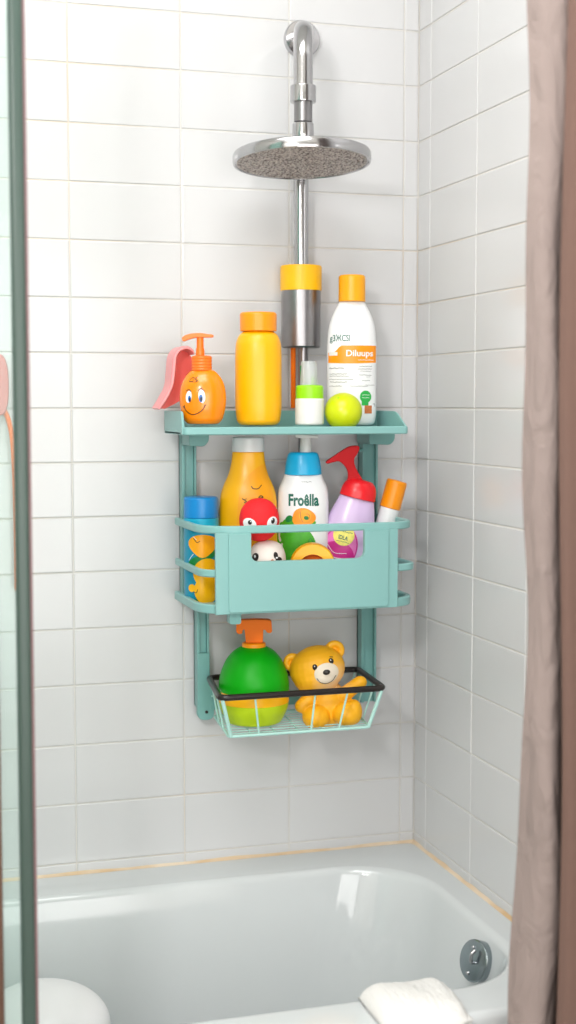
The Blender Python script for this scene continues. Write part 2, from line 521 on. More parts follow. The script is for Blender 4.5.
# caulk lines
def caulk(name, a, b, n):
    bm = bmesh.new(); a = Vector(a); b = Vector(b); n = Vector(n); R = []
    for k in range(61):
        p = a.lerp(b, k/60); w = .0052+.0014*math.sin(k*.9)*math.sin(k*.37)
        R.append([bm.verts.new(p), bm.verts.new(p+n*w), bm.verts.new(p+n*w*.45+Vector((0, 0, w*.5))), bm.verts.new(p+Vector((0, 0, w*1.1)))])
    for r0, r1 in zip(R, R[1:]):
        for i in range(4): bm.faces.new((r0[i], r0[(i+1) % 4], r1[(i+1) % 4], r1[i]))
    bm.faces.new(R[0]); bm.faces.new(R[-1][::-1])
    struct(obj(name, bm, M['caulk']))
caulk('trim_1', (XL, -.0002, RIM-.002), (0, -.0002, RIM-.002), (0, -1, 0))
caulk('trim_2', (-.0002, -.001, RIM-.002), (-.0002, -.745, RIM-.002), (-1.3, 0, 0))

# ============================================================ SHOWER HEAD + ARM
P0 = at(301, 40, y=0)
hc = at(302, 152, y=-.172)           # centre of the head
sh = empty('rain_shower', (hc.x, hc.y, hc.z)); tag(sh, 'round chrome rain shower head on a curved arm from the wall', 'shower head')
def rel(p): return Vector(p)-hc
# flange
bm = lathe(bmesh.new(), [(.033, .0), (.033, .009), (.0315, .0115), (.019, .012), (.0185, .016)], 40)
bmesh.ops.rotate(bm, cent=(0, 0, 0), matrix=Matrix.Rotation(PI/2, 3, 'X'), verts=bm.verts)
bmesh.ops.translate(bm, vec=rel((P0.x, 0, P0.z)), verts=bm.verts)
obj('wall_flange', bm, M['chrome'], sh)
top = Vector((hc.x+.002, hc.y, 0)); nk = .0178
zt = at(302, 29, y=-.172).z
pth = fillet([(P0.x, -.005, P0.z), (P0.x-.008, -.04, P0.z+.002), (top.x, top.y, zt), (top.x, top.y, at(302, 90, y=-.172).z)], [0, .02, .065, 0], 14)
pth = [rel(v) for v in pth]
obj('arm', tube(bmesh.new(), pth, .0165, 28), M['chrome'], sh)
def zc(py): return at(302, py, y=-.172).z-hc.z
s_ = mpp(hc)
def lz(name, prof, m): 
    bm = lathe(bmesh.new(), [(r*s_, zc(py)) for py, r in prof], 40); bmesh.ops.translate(bm, vec=(.002, 0, 0), verts=bm.verts)
    obj(name, bm, m, sh)
lz('collar', [(103, 9), (102.5, 12.6), (101.5, 13), (87, 13), (86, 12.6), (85.5, 9)], M['chrome'])
lz('stem', [(122, 9.2), (101, 9.2)], M['brushed'])
lz('neck_nut', [(152, 9.5), (136, 10.6), (134, 11), (124, 10.6), (122.5, 9), (121, 7)], M['chrome'])
# head plate, tilted a little towards the viewer
RH = 69.5*s_
bm = lathe(bmesh.new(), [(0, -.0005), (RH*.955, -.0005), (RH*.965, -.0025), (RH*.99, -.0022), (RH, .002), (RH, .011), (RH*.985, .0148), (RH*.93, .017), (RH*.5, .020), (RH*.18, .023), (RH*.14, .028), (0, .028)], 96)
hd = obj('head_plate', bm, M['chrome'], sh, 28)
tlt = Matrix.Rotation(-.075, 4, 'X')
hd.matrix_local = Matrix.Translation((0, 0, zc(162.5))) @ tlt
bm = lathe(bmesh.new(), [(0, -.0012), (RH*.94, -.0012), (RH*.945, 0.0008)], 64, cap=False)
for k in range(1, 12):
    rr_ = RH*.93*k/11.6; nn = max(6, int(k*6))
    for i in range(nn):
        a = 2*PI*(i+.5*(k % 2))/nn
        c = (rr_*math.cos(a), rr_*math.sin(a), -.0012)
        res = bmesh.ops.create_cone(bm, cap_ends=True, segments=7, radius1=.0014, radius2=.0023, depth=.0024)
        bmesh.ops.translate(bm, vec=c, verts=res['verts'])
fc = obj('spray_face', bm, M['nozzle'], hd, 28)

# ============================================================ RISER PIPE WITH SLEEVE
yp = -.0425
pp = at(300.5, 300, y=yp); s2 = mpp(pp)
rp = empty('riser_pipe', (pp.x, yp, at(300, 458, y=yp).z)); tag(rp, 'vertical chrome pipe with a yellow-topped steel sleeve behind the top shelf', 'pipe')
zr = lambda py: at(300, py, y=yp).z-rp.location.z
def lr(name, prof, m, dx=0, label=None):
    bm = lathe(bmesh.new(), [(r*s2, zr(py)) for py, r in prof], 48); bmesh.ops.translate(bm, vec=(dx*s2, 0, 0), verts=bm.verts)
    o = obj(name, bm, m, rp); 
    if label: o['label'] = label
    return o
lr('pole', [(270, 7.6), (164, 7.6), (163, 6)], M['chrome'], .5)
lr('collar', [(291, 18), (291, 20.2), (290, 20.8), (267.5, 20.8), (266, 20), (266, 8)], M['collar'], .5, 'yellow collar')
lr('sleeve', [(348, 5), (348, 18), (346.5, 19.6), (291, 19.8)], M['brushed'], .5, 'brushed steel sleeve')
lr('lower_pole', [(457, 4.6), (458, 5), (347, 5)], M['brushed'], 3)
bm = bmesh.new(); tube(bm, [(-6.2*s2, .008, zr(408)), (-6.2*s2, .008, zr(347))], 2.6*s2, 12)
obj('orange_tube', bm, M['ornozz'], rp)
bm = bmesh.new(); tube(bm, [(.5*s2, 0, zr(158)), (.5*s2, .0425, zr(158))], .007, 16)
lathe_b = lathe(bmesh.new(), [(.012, 0), (.012, .004), (.009, .008)], 32)
bmesh.ops.rotate(lathe_b, cent=(0, 0, 0), matrix=Matrix.Rotation(PI/2, 3, 'X'), verts=lathe_b.verts)
bmesh.ops.translate(lathe_b, vec=(.5*s2,   .0425, zr(158)), verts=lathe_b.verts)
tm = bpy.data.meshes.new('t'); lathe_b.to_mesh(tm); bm.from_mesh(tm); lathe_b.free(); bpy.data.meshes.remove(tm)
obj('wall_bracket', bm, M['chrome'], rp)

# ============================================================ CADDY
cad = empty('shower_caddy', (-.29, -.02, .78)); tag(cad, 'mint green three-tier shower caddy mounted on the tiled wall', 'shower caddy')
CO = Vector(cad.location)
def cobj(name, bm, m, label=None, parent=None, sharp=35):
    bmesh.ops.translate(bm, vec=-CO, verts=bm.verts)
    o = obj(name, bm, m, parent or cad, sharp)
    if label: o['label'] = label
    return o
# top tray
TX0, TX1, TYB, TYF, TZ, TT = -.498, -.099, -.058, -.203, 1.3055, 1.340
bm = bmesh.new()
pl = fillet_loop([(TX0, TYB), (TX0, TYF), (TX1, TYF), (TX1, TYB)], [.006, .018, .012, .006])
prism(bm, [tuple(p) for p in pl], 1.3005, TZ, axis='z', bev=.0012)
box(bm, TX0, TX1, TYB-.0035, TYB, 1.301, TT, bev=.0012)
lw = fillet_loop([(TYB, 1.301), (TYB, TT), (TYF+.012, TT), (TYF+.004, 1.313), (TYF+.004, 1.301)], [.002, .004, .010, .004, .002])
prism(bm, [tuple(p) for p in lw], TX0, TX0+.0045, axis='x', bev=.001)
rw = fillet_loop([(TYB, 1.301), (TYB, TT), (TYF+.05, TT-.001), (TYF+.002, 1.313), (TYF+.002, 1.301)], [.002, .004, .012, .003, .002])
prism(bm, [tuple(p) for p in rw], TX1-.0035, TX1, axis='x', bev=.001)
cobj('top_tray', bm, M['mint']).location.z -= .003
bm = bmesh.new()
rail(bm, [tuple(v) for v in fillet([(TX0+.003, TYF+.02), (TX0+.003, TYF), (TX1-.001, TYF), (TX1-.001, TYF+.012)], [0, .016, .006, 0], 7)], .0055, 1.3000, 1.3135)
cobj('tray_lip', bm, M['mint']).location.z -= .003
# uprights
def upright(x0, x1, z0, z1, name='upright', foot=False):
    bm = bmesh.new()
    box(bm, x0, x1, -.012, -.0045, z0, z1, bev=.0015)
    box(bm, x0, x0+.006, -.030, -.0045, z0, z1, bev=.0012)
    box(bm, x1-.004, x1, -.030, -.0045, z0, z1, bev=.0012)
    box(bm, x0+.006, x1-.004, -.022, -.0045, z0, z1, bev=.001)
    return cobj(name, bm, M['mintd'])
upright(-.4607, -.4340, 1.0, 1.335)
upright(-.1190, -.0885, 1.0, 1.335)
upright(-.4349, -.4120, .80, 1.0, 'lower_upright')
upright(-.1200, -.0900, .79, 1.0, 'lower_upright')
# wall plates holding the top tray to the uprights
for x0, x1 in ((-.4607, -.425), (-.128, -.078)):
    bm = bmesh.new(); w_ = x1-x0
    o_ = fillet_loop([(x0, 1.3005), (x0, 1.279), (x1-.008, 1.2775), (x1, 1.288), (x1, 1.3005)], [0, .004, .008, .006, 0])
    prism(bm, [tuple(p) for p in o_], -.090, -.022, bev=.0015); cobj('bracket', bm, M['mintd']).location.z -= .003
bm = bmesh.new(); tube(bm, [(-.1255, -.03, 1.262), (-.118, -.03, 1.2645)], .003, 10)
cobj('peg', bm, M['mintd'])
# lower mounting foot, left
bm = bmesh.new()
o_ = fillet_loop([(-.4350, .90), (-.4350, .778), (-.4040, .777), (-.4040, .835), (-.412, .86), (-.412, .90)], [0, .014, .014, .02, .01, 0], 8)
prism(bm, [tuple(p) for p in o_], -.0335, -.022, bev=.0015); ft = cobj('mounting_foot', bm, M['mintd'])
bm = lathe(bmesh.new(), [(.0028, 0), (.0028, .0015), (0, .002)], 14)
bmesh.ops.rotate(bm, cent=(0, 0, 0), matrix=Matrix.Rotation(PI/2, 3, 'X'), verts=bm.verts); bmesh.ops.translate(bm, vec=(-.4185, -.0335, .7925), verts=bm.verts)
cobj('screw', bm, M['black'], parent=ft)
# middle basket
MX0, MX1, MYB, MYF = -.4745, -.0875, -.031, -.237
def upath(off=0): 
    return [tuple(v) for v in fillet([(MX0+off, MYB), (MX0+off, MYF+off), (MX1-off, MYF+off), (MX1-off, MYB)], [0, .068, .062, 0], 14)]
bm = rail(bmesh.new(), upath(.004), .008, 1.1340, 1.1470); cobj('basket_rim', bm, M['mint'])
lp = [tuple(v) for v in fillet([(MX0+.004, MYB), (MX0+.004, MYF+.005), (-.446, MYF+.005), (-.440, MYF+.005)], [0, .06, 0, 0], 14)]
lp = [tuple(v) for v in fillet([(MX0+.004, MYB), (MX0+.004, MYF+.005), (-.380, MYF+.005)], [0, .066, 0], 14)]
lp = [p for p in lp if p[0] < -.425]
cobj('side_rail', rail(bmesh.new(), lp, .007, 1.0620, 1.0745), M['mint'])
rp_ = [tuple(v) for v in fillet([(MX1-.004, MYB), (MX1-.004, MYF+.005), (-.165, MYF+.005)], [0, .060, 0], 14)]
rp_ = [p for p in rp_ if p[0] > -.150]
cobj('side_rail', rail(bmesh.new(), rp_, .007, 1.0620, 1.0745), M['mint'])
bm = rail(bmesh.new(), upath(.004), .010, 1.0000, 1.0155)
base_pl = fillet_loop([(MX0+.004, MYB), (MX0+.004, MYF+.004), (MX1-.004, MYF+.004), (MX1-.004, MYB)], [0, .068, .062, 0], 14)
prism(bm, [tuple(p) for p in base_pl], 1.0010, 1.0060, axis='z')
cobj('basket_base', bm, M['mint'])
# front panel with the window cut in it
xa, xb = -.4515, -.1300; ra, rb = -.4300, -.1480; ca, cb, cz = -.3915, -.1915, 1.0875
bm = bmesh.new()
cut = fillet([(cb, 1.1365), (cb, cz), (ca, cz), (ca, 1.1365)], [0, .014, .014, 0], 8)
outl = [(xa, 1.1365), (xa, 1.0005), (xb, 1.0005), (xb, 1.1365)]
o_ = [Vector(p) for p in outl[:3]]+[Vector(outl[3])]+[v for v in cut]
prism(bm, [tuple(p) for p in o_], -.2405, -.2330, bev=.0012)
cut2 = fillet([(cb, 1.1345), (cb, cz), (ca, cz), (ca, 1.1345)], [0, .014, .014, 0], 8)
o2 = fillet([(ra, 1.1345), (ra, 1.0035), (rb, 1.0035), (rb, 1.1345)], [0, .006, .006, 0], 4)
prism(bm, [tuple(p) for p in list(o2)+list(cut2)], -.2445, -.2400, bev=.0014)
cobj('front_panel', bm, M['mint'])
# small clip under the base
bm = bmesh.new(); o_ = fillet_loop([(-.424, 1.002), (-.424, .981), (-.404, .981), (-.404, 1.002)], [0, .005, .005, 0])
prism(bm, [tuple(p) for p in o_], -.225, -.205, bev=.001); cobj('clip', bm, M['mintd'])
# lower wire basket
zR, zB = .8555, .7865
RB = [(-.4147, -.036), (-.4388, -.215), (-.1447, -.215), (-.1290, -.036)]
rl = [Vector((*p, zR)) for p in [tuple(v) for v in fillet_loop(RB, .016, 7)]]
cobj('wire_rim', tube(bmesh.new(), rl, .0056, 12, closed=True), M['black'], 'black coated wire rim')
BB = [(-.4060, -.042), (-.4217, -.207), (-.1666, -.207), (-.1500, -.042)]
bm = bmesh.new()
bl = [Vector((*tuple(v), zB)) for v in fillet_loop(BB, .010, 5)]
tube(bm, bl, .0026, 8, closed=True)
def lerp2(a, b, t): return (a[0]+(b[0]-a[0])*t, a[1]+(b[1]-a[1])*t)
for t, r in ((0.0, .0034), (.2, .0018), (.575, .0018), (.78, .0018), (1, .0034)):
    u = .015+t*.97
    a = lerp2(RB[1], RB[2], u); b = lerp2(BB[1], BB[2], u); tube(bm, [(*a, zR-.004), (*b, zB)], r, 8)
for t in (0.02, .35, .7, .98):
    a = lerp2(RB[0], RB[3], t); b = lerp2(BB[0], BB[3], t); tube(bm, [(*a, zR-.004), (*b, zB)], .0018, 8)
for e0, e1 in ((0, 1), (3, 2)):
    for t in (.33, .66):
        a = lerp2(RB[e0], RB[e1], t); b = lerp2(BB[e0], BB[e1], t); tube(bm, [(*a, zR-.004), (*b, zB)], .0018, 8)
for k in range(1, 9):
    t = k/9; a = lerp2(BB[0], BB[1], t); b = lerp2(BB[3], BB[2], t); tube(bm, [(*a, zB), (*b, zB)], .0011, 6)
for k in range(1, 6):
    t = k/6; a = lerp2(BB[0], BB[3], t); b = lerp2(BB[1], BB[2], t); tube(bm, [(*a, zB-.0025), (*b, zB-.0025)], .0014, 6)
tube(bm, [(-.41, -.038, .822), (-.14, -.038, .822)], .0018, 8)
cobj('wire_cage', bm, M['wire'], 'pale mint wire cage')
bm = bmesh.new(); box(bm, -.412, -.118, -.034, -.029, .796, .812, bev=.001); cobj('back_bar', bm, M['mintd'])

# ============================================================ TOP TRAY THINGS
FT = TZ+.0002-.0030
# --- smiling orange pump bottle
it = Item('pump_bottle', 'orange pump soap bottle with a smiling cartoon face on the top tray', 'bottle', 203, 424, -.165, FT, group='bottles on the top tray')
_, pr = it.lathe('body', M['orangeb'], [(424, 0), (424, 15), (420, 19.5), (408, 22.8), (396, 23.5), (384, 21.5), (376, 17), (371, 12), (369.5, 8)], [0, 2, 3, 5, 6, 6, 5, 2, 0], sy=.72)
sf = it.surf(pr, .72)
_, _ = it.lathe('collar', M['orangep'], [(371, 9.9), (370, 10.3), (369, 9.8), (367.5, 10.3), (366, 9.8), (364.5, 10.3), (363, 9.8), (361.5, 10.3), (360, 9.8), (358.5, 10.3), (357, 9.9), (356, 8)], .2, shift=-1)
it.lathe('pump_stem', M['orangep'], [(357, 4.5), (349, 4.2), (348.5, 3.6), (336, 3.4)], 0, shift=-2.5, seg=24)
bm = bmesh.new()
o_ = catmull([(182.5, 339.5), (184, 342), (190, 340), (196, 338.5), (206, 338.2), (213, 338), (213.5, 335.5), (208, 334.8), (202, 333.8), (194, 334), (187, 335.5), (183, 338), (182.5, 339.5)], 4)[:-1]
prism(bm, [((x-it.px)*it.s, (it.pyb-y)*it.s) for x, y in [tuple(v) for v in o_]], -.007, .007, bev=.0012)
obj('pump_head', bm, M['orangep'], it.o)
it.decal('eye_white', M['white'], [s_disc(189.5, 397, 2.9, 6, .12), s_disc(202.5, 396.5, 3.4, 6.6, -.1)], sf, 1)
it.decal('iris', M['eyeblue'], [s_disc(190.3, 399, 1.5, 3.2), s_disc(201.6, 398.6, 1.9, 3.8)], sf, 2)
it.decal('pupil', M['ink'], [s_disc(190.6, 400, .9, 2), s_disc(201.9, 399.4, 1, 2.4)], sf, 3)
it.decal('face_line', M['ink'], [
    s_line([(184.5, 406), (187, 411), (192, 414.3), (197, 413.8), (203, 410), (206, 405)], .8),
    s_line([(204.8, 406.2), (206.6, 404.6)], .7), s_line([(183.8, 407.4), (185.4, 405.4)], .7),
    s_line([(186.5, 391.5), (189.5, 389.8), (192, 392)], .7), s_line([(199, 391), (202, 388.8), (205.4, 391.5)], .8), s_line([(201.5, 389), (202.2, 387.4)], .5),
    s_line([(190, 381.5), (192.5, 378.5), (195, 378), (193.5, 381.5), (190, 382)], .5), s_line([(198.5, 377.6), (196, 379.5), (198.4, 381), (196.2, 382.2)], .6), s_line([(191, 382.2), (196, 382.4)], .4)], sf, 2)

# --- coral scoop behind it
it = Item('bath_scoop', 'coral pink curved plastic scoop leaning behind the orange smiling bottle', 'scoop', 172, 409, -.100, None, rz=0)
path = catmull([(191.5, 355), (190, 351), (184, 348), (176, 350.5), (171.5, 358), (170, 372), (168, 386), (162, 398), (155, 408.5)], 6)
P = [Vector((p[0], p[1])) for p in path]; outl = []
bm = bmesh.new(); yA, yB = -.028, .022
n = len(P); Ls, Rs = [], []
for i, p in enumerate(P):
    t = (P[min(i+1, n-1)]-P[max(i-1, 0)]).normalized(); nn = Vector((-t.y, t.x)); w = 1.2+3.4*math.sin(PI*min(1, (i/n)*1.25)/1.25)**.7
    if i > n*.8: w = 4.4-1.4*(i-n*.8)/(n*.2)
    Ls.append(p+nn*w*.35); Rs.append(p-nn*w*.65)
rings = []
for a, b in zip(Ls, Rs):
    A = it.L(a.x, a.y); B = it.L(b.x, b.y)
    rings.append([bm.verts.new((A.x, yA+.004, A.z)), bm.verts.new((A.x*.7+B.x*.3, yA, A.z*.7+B.z*.3)), bm.verts.new((A.x*.3+B.x*.7, yA, A.z*.3+B.z*.7)), bm.verts.new((B.x, yA+.004, B.z)), bm.verts.new((B.x, yB, B.z)), bm.verts.new((A.x, yB, A.z))])
for a, b in zip(rings, rings[1:]):
    for k in range(6): bm.faces.new((a[k], a[(k+1) % 6], b[(k+1) % 6], b[k]))
bm.faces.new(rings[0][::-1]); bm.faces.new(rings[-1])
obj('shell', bm, M['pink'], it.o, 50)
pts = [(p.x, p.y) for p in P[6:]]+[(166, 408.8), (176, 404), (186, 398), (194, 392), (195, 360)]
bm = prism(bmesh.new(), [((x-it.px)*it.s, (it.pyb-y)*it.s) for x, y in pts], yB-.012, yB-.008)
obj('inner_wall', bm, M['coral'], it.o, 50)

# --- tall yellow bottle
it = Item('lotion_bottle', 'tall plain yellow bottle with an orange cap on the top tray', 'bottle', 258.5, 425, -.135, FT, group='bottles on the top tray')
it.lathe('body', M['yellow'], [(425, 0), (425, 18), (422, 21.5), (410, 23.2), (355, 23.2), (343, 22.5), (336, 19.5), (332, 15), (331, 10)], [0, 2, 3, 6, 10, 6, 5, 3, 0], sy=.85)
it.lathe('cap', M['orange'], [(332, 16), (332, 18.2), (315, 18.4), (313.4, 17), (313, 0)], [0, .5, 1.4, 1, 0], sy=.95)

# --- small white bottle with green collar and clear cap
it = Item('spray_bottle', 'small white bottle with lime collar and clear nozzle cap on the top tray', 'bottle', 309.5, 425, -.165, FT, group='bottles on the top tray')
it.lathe('body', M['offwhite'], [(425, 0), (425, 13.2), (423.5, 14.3), (399.5, 14.4), (398.5, 13.6)], [0, 1, 1, 1, 0])
it.lathe('collar', M['lime'], [(398.7, 13), (398.6, 13.9), (387, 13.8), (385.6, 12.8), (385.2, 8)], [0, .6, 1, .8, 0])
it.lathe('clear_cap', M['clearcap'], [(385.6, 8.8), (372, 8.4), (363, 7.6), (361.6, 7), (361.4, 0)], [0, 4, 1, .6, 0], shift=-.8, seg=32)
bm = bmesh.new(); box(bm, (310.8-it.px)*it.s, (315.5-it.px)*it.s, -.004, .004, (it.pyb-385.5)*it.s, (it.pyb-377.5)*it.s, bev=.0015)
obj('nozzle', bm, M['lime'], it.o)
bm = bmesh.new(); tube(bm, [it.L(301.6, 385.5, -.002), it.L(301.2, 366, -.002)], 1.4*it.s, 10)
obj('inner_tube', bm, M['leafd'], it.o)

# --- lime ball
it = Item('rubber_ball', 'lime green rubber ball in front of the white orange-capped bottle', 'ball', 343.3, 425, -.165, FT)
r_ = 18.9*it.s
bm = ellipsoid(bmesh.new(), (0, 0, r_), (r_, r_, r_), seg=64); it_b = obj('skin', bm, M['limeball'], it.o)
bm = lathe(bmesh.new(), [(.0022, -.0004), (.0016, .0004), (0, .0002)], 16)
vl = obj('valve', bm, M['lime'], it.o); vl.location = (-.3*r_, -.62*r_, r_+.72*r_); vl.rotation_euler = Vector((-.3, -.62, .72)).to_track_quat('Z', 'Y').to_euler()

# --- white bottle with orange band
it = Item('shampoo_bottle', 'tall white bottle with amber cap and orange band at the right of the top tray', 'bottle', 351.5, 425, -.100, FT, group='bottles on the top tray')
_, pr = it.lathe('body', M['white'], [(425, 0), (425, 20), (423, 23), (415, 24.6), (345, 24.8), (328, 23.2), (316, 19.5), (307, 14.5), (303, 12.6), (301.5, 10)], [0, 2, 3, 4, 12, 10, 9, 5, 2, 0], sy=.58)
sf = it.surf(pr, .58)
it.lathe('cap', M['capy'], [(303, 12), (302.6, 13.4), (278.5, 13.2), (276.8, 12), (276.4, 0)], [0, .5, 1.4, 1, 0])
bt = lambda x: 346.5+ (max(0, min(1, (341-x)/9)))**2*(3-2*max(0, min(1, (341-x)/9)))*7.0
bb = lambda x: 363.6+.6*math.sin((x-330)/12)
it.decal('orange_band', M['orange'], [s_grid(327.9, 375.3, bt, bb, 40, 6)], sf, 1, label='orange printed band')
it.decal('band_tab', M['offwhite'], [s_grid(328.5, 336.5, 353, 356.4, 8, 2)], sf, 2)
it.decal('band_text', M['white'], [s_text('Diluups', 358.5, 355, 27, 8.2, bold=.02), scribble(357, 372.5, 360.8, .25, .5)], sf, 3)
it.decal('brand_text', M['inkg'], [s_text('g3ЖCSI', 339, 340, 19.5, 8.6, bold=.012)], sf, 2)
ls = [scribble(328.6, 343, 368.8, .5, .6), scribble(329, 346, 374.5, .4, .45), scribble(329, 348, 376.6, .35, .4), scribble(329, 352, 379.8, .35, .4), scribble(329.5, 346, 382.4, .4, .5), scribble(329, 341, 386.5, .35, .4),
      scribble(358, 371, 367, .4, .4), scribble(356.5, 371, 369.6, .5, .45), scribble(359, 370, 371.8, .3, .35), scribble(358, 370.5, 375.6, .35, .4), scribble(365, 369, 377.4, .3, .3), scribble(361, 369, 381, .3, .35), scribble(349, 367, 386.4, .3, .4), scribble(364, 374, 385.4, .2, .3)]
it.decal('small_print', M['inkgrey'], ls, sf, 2)
it.decal('round_badge', M['badge'], [s_disc(364.6, 397, 5.8, 6.2), s_grid(360.5, 367.5, 402, 405.5, 4, 2)], sf, 2, label='round green badge')
it.decal('badge_print', M['white'], [scribble(361, 368.5, 395.2, .4, .4), scribble(360.8, 368.2, 397.8, .4, .4)], sf, 3)
it.decal('brown_picture', M['brownp'], [s_grid(363.5, 371, 405.5, 413.5, 6, 5)], sf, 2)
it.decal('side_mark', M['inkgrey'], [s_line([(372, 404.2), (374, 404), (374.3, 406.5)], .5)], sf, 2)

# ============================================================ MIDDLE BASKET THINGS
FM = 1.0062
# --- yellow bottle with closed-eye face
it = Item('shower_gel_bottle', 'yellow bottle with white cap and sleepy line-drawn face in the middle basket', 'bottle', 248.5, 600, -.098, FM, group='bottles in the middle basket')
_, pr = it.lathe('body', M['yellow2'], [(604, 0), (604, 26), (600, 28), (560, 29), (505, 28.8), (490, 27), (474, 19.5), (462, 16.6), (452, 15.8), (450.5, 12)], [0, 2, 3, 10, 10, 12, 10, 8, 1, 0], sy=.6)
pr = [p for p in pr]
sf = it.surf(pr, .6)
it.lathe('cap', M['white'], [(451.8, 15), (451.5, 16.2), (438.6, 15.8), (437.2, 15), (437, 0)], [0, .5, 1, 1, 0], sy=.9)
V = []
outer = catmull([(265, 463), (256, 468), (247, 477), (241, 490), (238.5, 505), (237.5, 527), (238, 560)], 6)
rx = lambda y: 248.5+27.4 if y > 492 else 248.5+16+ (y-463)/29*11
n_ = 12; V = []; F = []
for i, p in enumerate(outer):
    for j in range(n_+1):
        V.append((p[0]+(rx(p[1])-p[0])*j/n_, p[1]))
for i in range(len(outer)-1):
    for j in range(n_):
        a = i*(n_+1)+j; F.append((a, a+1, a+n_+2, a+n_+1))
it.decal('side_panel', M['yellow3'], [(V, F)], sf, 1.5, label='recessed amber side panel')
it.decal('face_line', M['ink'], [s_line([(251.3, 485.2), (254, 487.6), (258.5, 487.4), (261.7, 484)], .8), s_line([(252, 485), (252.6, 487.6)], .4),
    s_line([(242.5, 497.2), (246, 499.5), (247.2, 502), (244.6, 500.8)], .8), s_line([(245, 498), (247, 497.4)], .5), s_line([(258.8, 496.4), (261, 494.6), (263, 496.2), (259, 497)], .9)], sf, 3)

# --- blue bottle at the left end
it = Item('blue_bottle', 'blue capped teal bottle printed with yellow fruit at the left end of the basket', 'bottle', 201.5, 600, -.098, FM, group='bottles in the middle basket')
_, pr = it.lathe('body', M['teal'], [(604, 0), (604, 15), (600, 17), (575, 17.4), (527, 17.4), (526, 15)], [0, 2, 3, 3, 1, 0])
sf = it.surf(pr)
it.lathe('cap', M['blue'], [(517, 16), (517, 17.3), (498, 17.2), (496.4, 16), (496, 0)], [0, .5, 1.6, 1, 0])
it.lathe('neck_band', M['tealc'], [(527, 16.6), (526.5, 17.5), (517.5, 17.5), (517, 16)], .3)
it.decal('orange_fruit', M['yellow3'], [s_disc(203.5, 543, 14, 10.5, 0, 32, 5, lambda a: 1+.18*math.exp(-((a-PI*.5)**2)/.15)-.05*math.sin(3*a))], sf, 2, label='orange fruit print')
it.decal('leaves', M['leafd'], [s_disc(196, 560, 8, 4.5, -.6), s_disc(209, 554, 8, 4, -.5), s_disc(199, 566, 6, 3, .3), s_grid(188, 216, 597, 604, 10, 3)], sf, 1, label='green leaf print')
it.decal('yellow_figure', M['yellow2'], [s_disc(208, 571, 14, 14.5, 0, 32, 5), s_disc(207, 588, 12, 14, 0, 32, 5), s_disc(192.6, 586, 3.4, 4, .2)], sf, 3, label='yellow figure print')
it.decal('print_line', M['ink'], [s_line([(194.5, 536.5), (198, 540.5), (201, 539)], .6), s_line([(194, 589.5), (197, 590.4), (198.5, 587)], .6)], sf, 4)
it.decal('print_stroke', M['white'], [s_line([(190, 558.5), (192, 555), (194.5, 552)], .5), s_line([(194, 534.6), (197.5, 538)], .5)], sf, 4)

# --- cream bottle with cyan cap
it = Item('lotion_pump_bottle', 'white pump bottle with cyan cap and green lettering over an orange fruit', 'bottle', 303, 600, -.115, FM, group='bottles in the middle basket')
_, pr = it.lathe('body', M['white'], [(604, 0), (604, 22), (600, 24.4), (560, 25.2), (500, 25.4), (488, 24.6), (480, 20.5), (473.5, 18.4), (472.5, 15)], [0, 2, 3, 10, 8, 6, 6, 1, 0], sy=.6, pw=.85)
sfr = it.surf(pr, .6)
def sf(lx, lz, off):            # same squared plan as the body
    R = pr[-1][0]
    for (r0, z0), (r1, z1) in zip(pr, pr[1:]):
        if z0 <= lz <= z1 and z1 > z0: R = r0+(r1-r0)*(lz-z0)/(z1-z0); break
    t = min(.995, abs(lx)/max(R, 1e-5)); c = t**(1/.85); s = math.sqrt(max(0, 1-c*c))
    return (lx, -.6*R*s**.85-off, lz)
it.lathe('cap', M['cyan'], [(474.6, 17.5), (474, 18.6), (462, 17.2), (454, 15), (452.2, 13.2), (452, 4)], [0, .6, 3, 2, 1.5, 0], sy=.85)
it.lathe('pump_stem', M['offwhite'], [(453, 6.2), (440, 5.2), (438, 5)], 0, shift=2.5, seg=24)
bm = bmesh.new()
prism(bm, [((x-it.px)*it.s, (it.pyb-y)*it.s) for x, y in [(295.2, 434.2), (317.5, 435.6), (318, 438.6), (311, 438), (303, 438.8), (295, 437.4)]], -.009, .009, bev=.0014)
obj('pump_head', bm, M['offwhite'], it.o)
it.decal('brand_text', M['inkg'], [s_text('Froêlla', 303.2, 498.8, 30, 12, bold=.035)], sf, 2, label='green lettering')
it.decal('orange_fruit', M['orange'], [s_disc(303, 516, 12.2, 8.8, -.05, 30, 5, lambda a: 1+.06*math.sin(3*a+1)-.05*math.cos(2*a))], sf, 2, label='orange fruit print')
it.decal('fruit_core', M['yellow3'], [s_disc(304.5, 514.5, 6.2, 6, 0)], sf, 3)
it.decal('fruit_lines', M['brownp'], [s_line([(299.5, 510), (300.5, 517), (302.5, 520.5)], .6), s_line([(306, 512), (309, 514), (308, 518)], .5)], sf, 4)
it.decal('fruit_seed', M['leafd'], [s_disc(305.6, 516.4, 2.4, 1.9, .3)], sf, 5)
it.decal('leaves', M['leaf'], [s_disc(288.5, 520, 7.5, 3.8, -.5), s_disc(295, 522.5, 8, 3.4, .25), s_disc(283.8, 524, 4.5, 3, .4), s_disc(312.5, 522, 3, 2, -.6)], sf, 1.5, label='green leaf print')
it.decal('dark_leaf', M['leafd'], [s_disc(288.6, 517.4, 3.9, 3, -.7)], sf, 2.5)
it.decal('green_hill', M['leaf'], [s_disc(291, 548, 25, 26, 0, 36, 6)], sf, 1, label='green printed hill')
it.decal('tiny_print', M['inkgrey'], [scribble(301, 311, 481, .3, .35)], sf, 1)
it.decal('recycle_mark', M['leafd'], [s_line([(307.5, 540.5), (309.6, 536), (312, 540)], .7, False), s_line([(313, 539), (311, 542.6), (308, 541.6)], .7, False)], sf, 3)

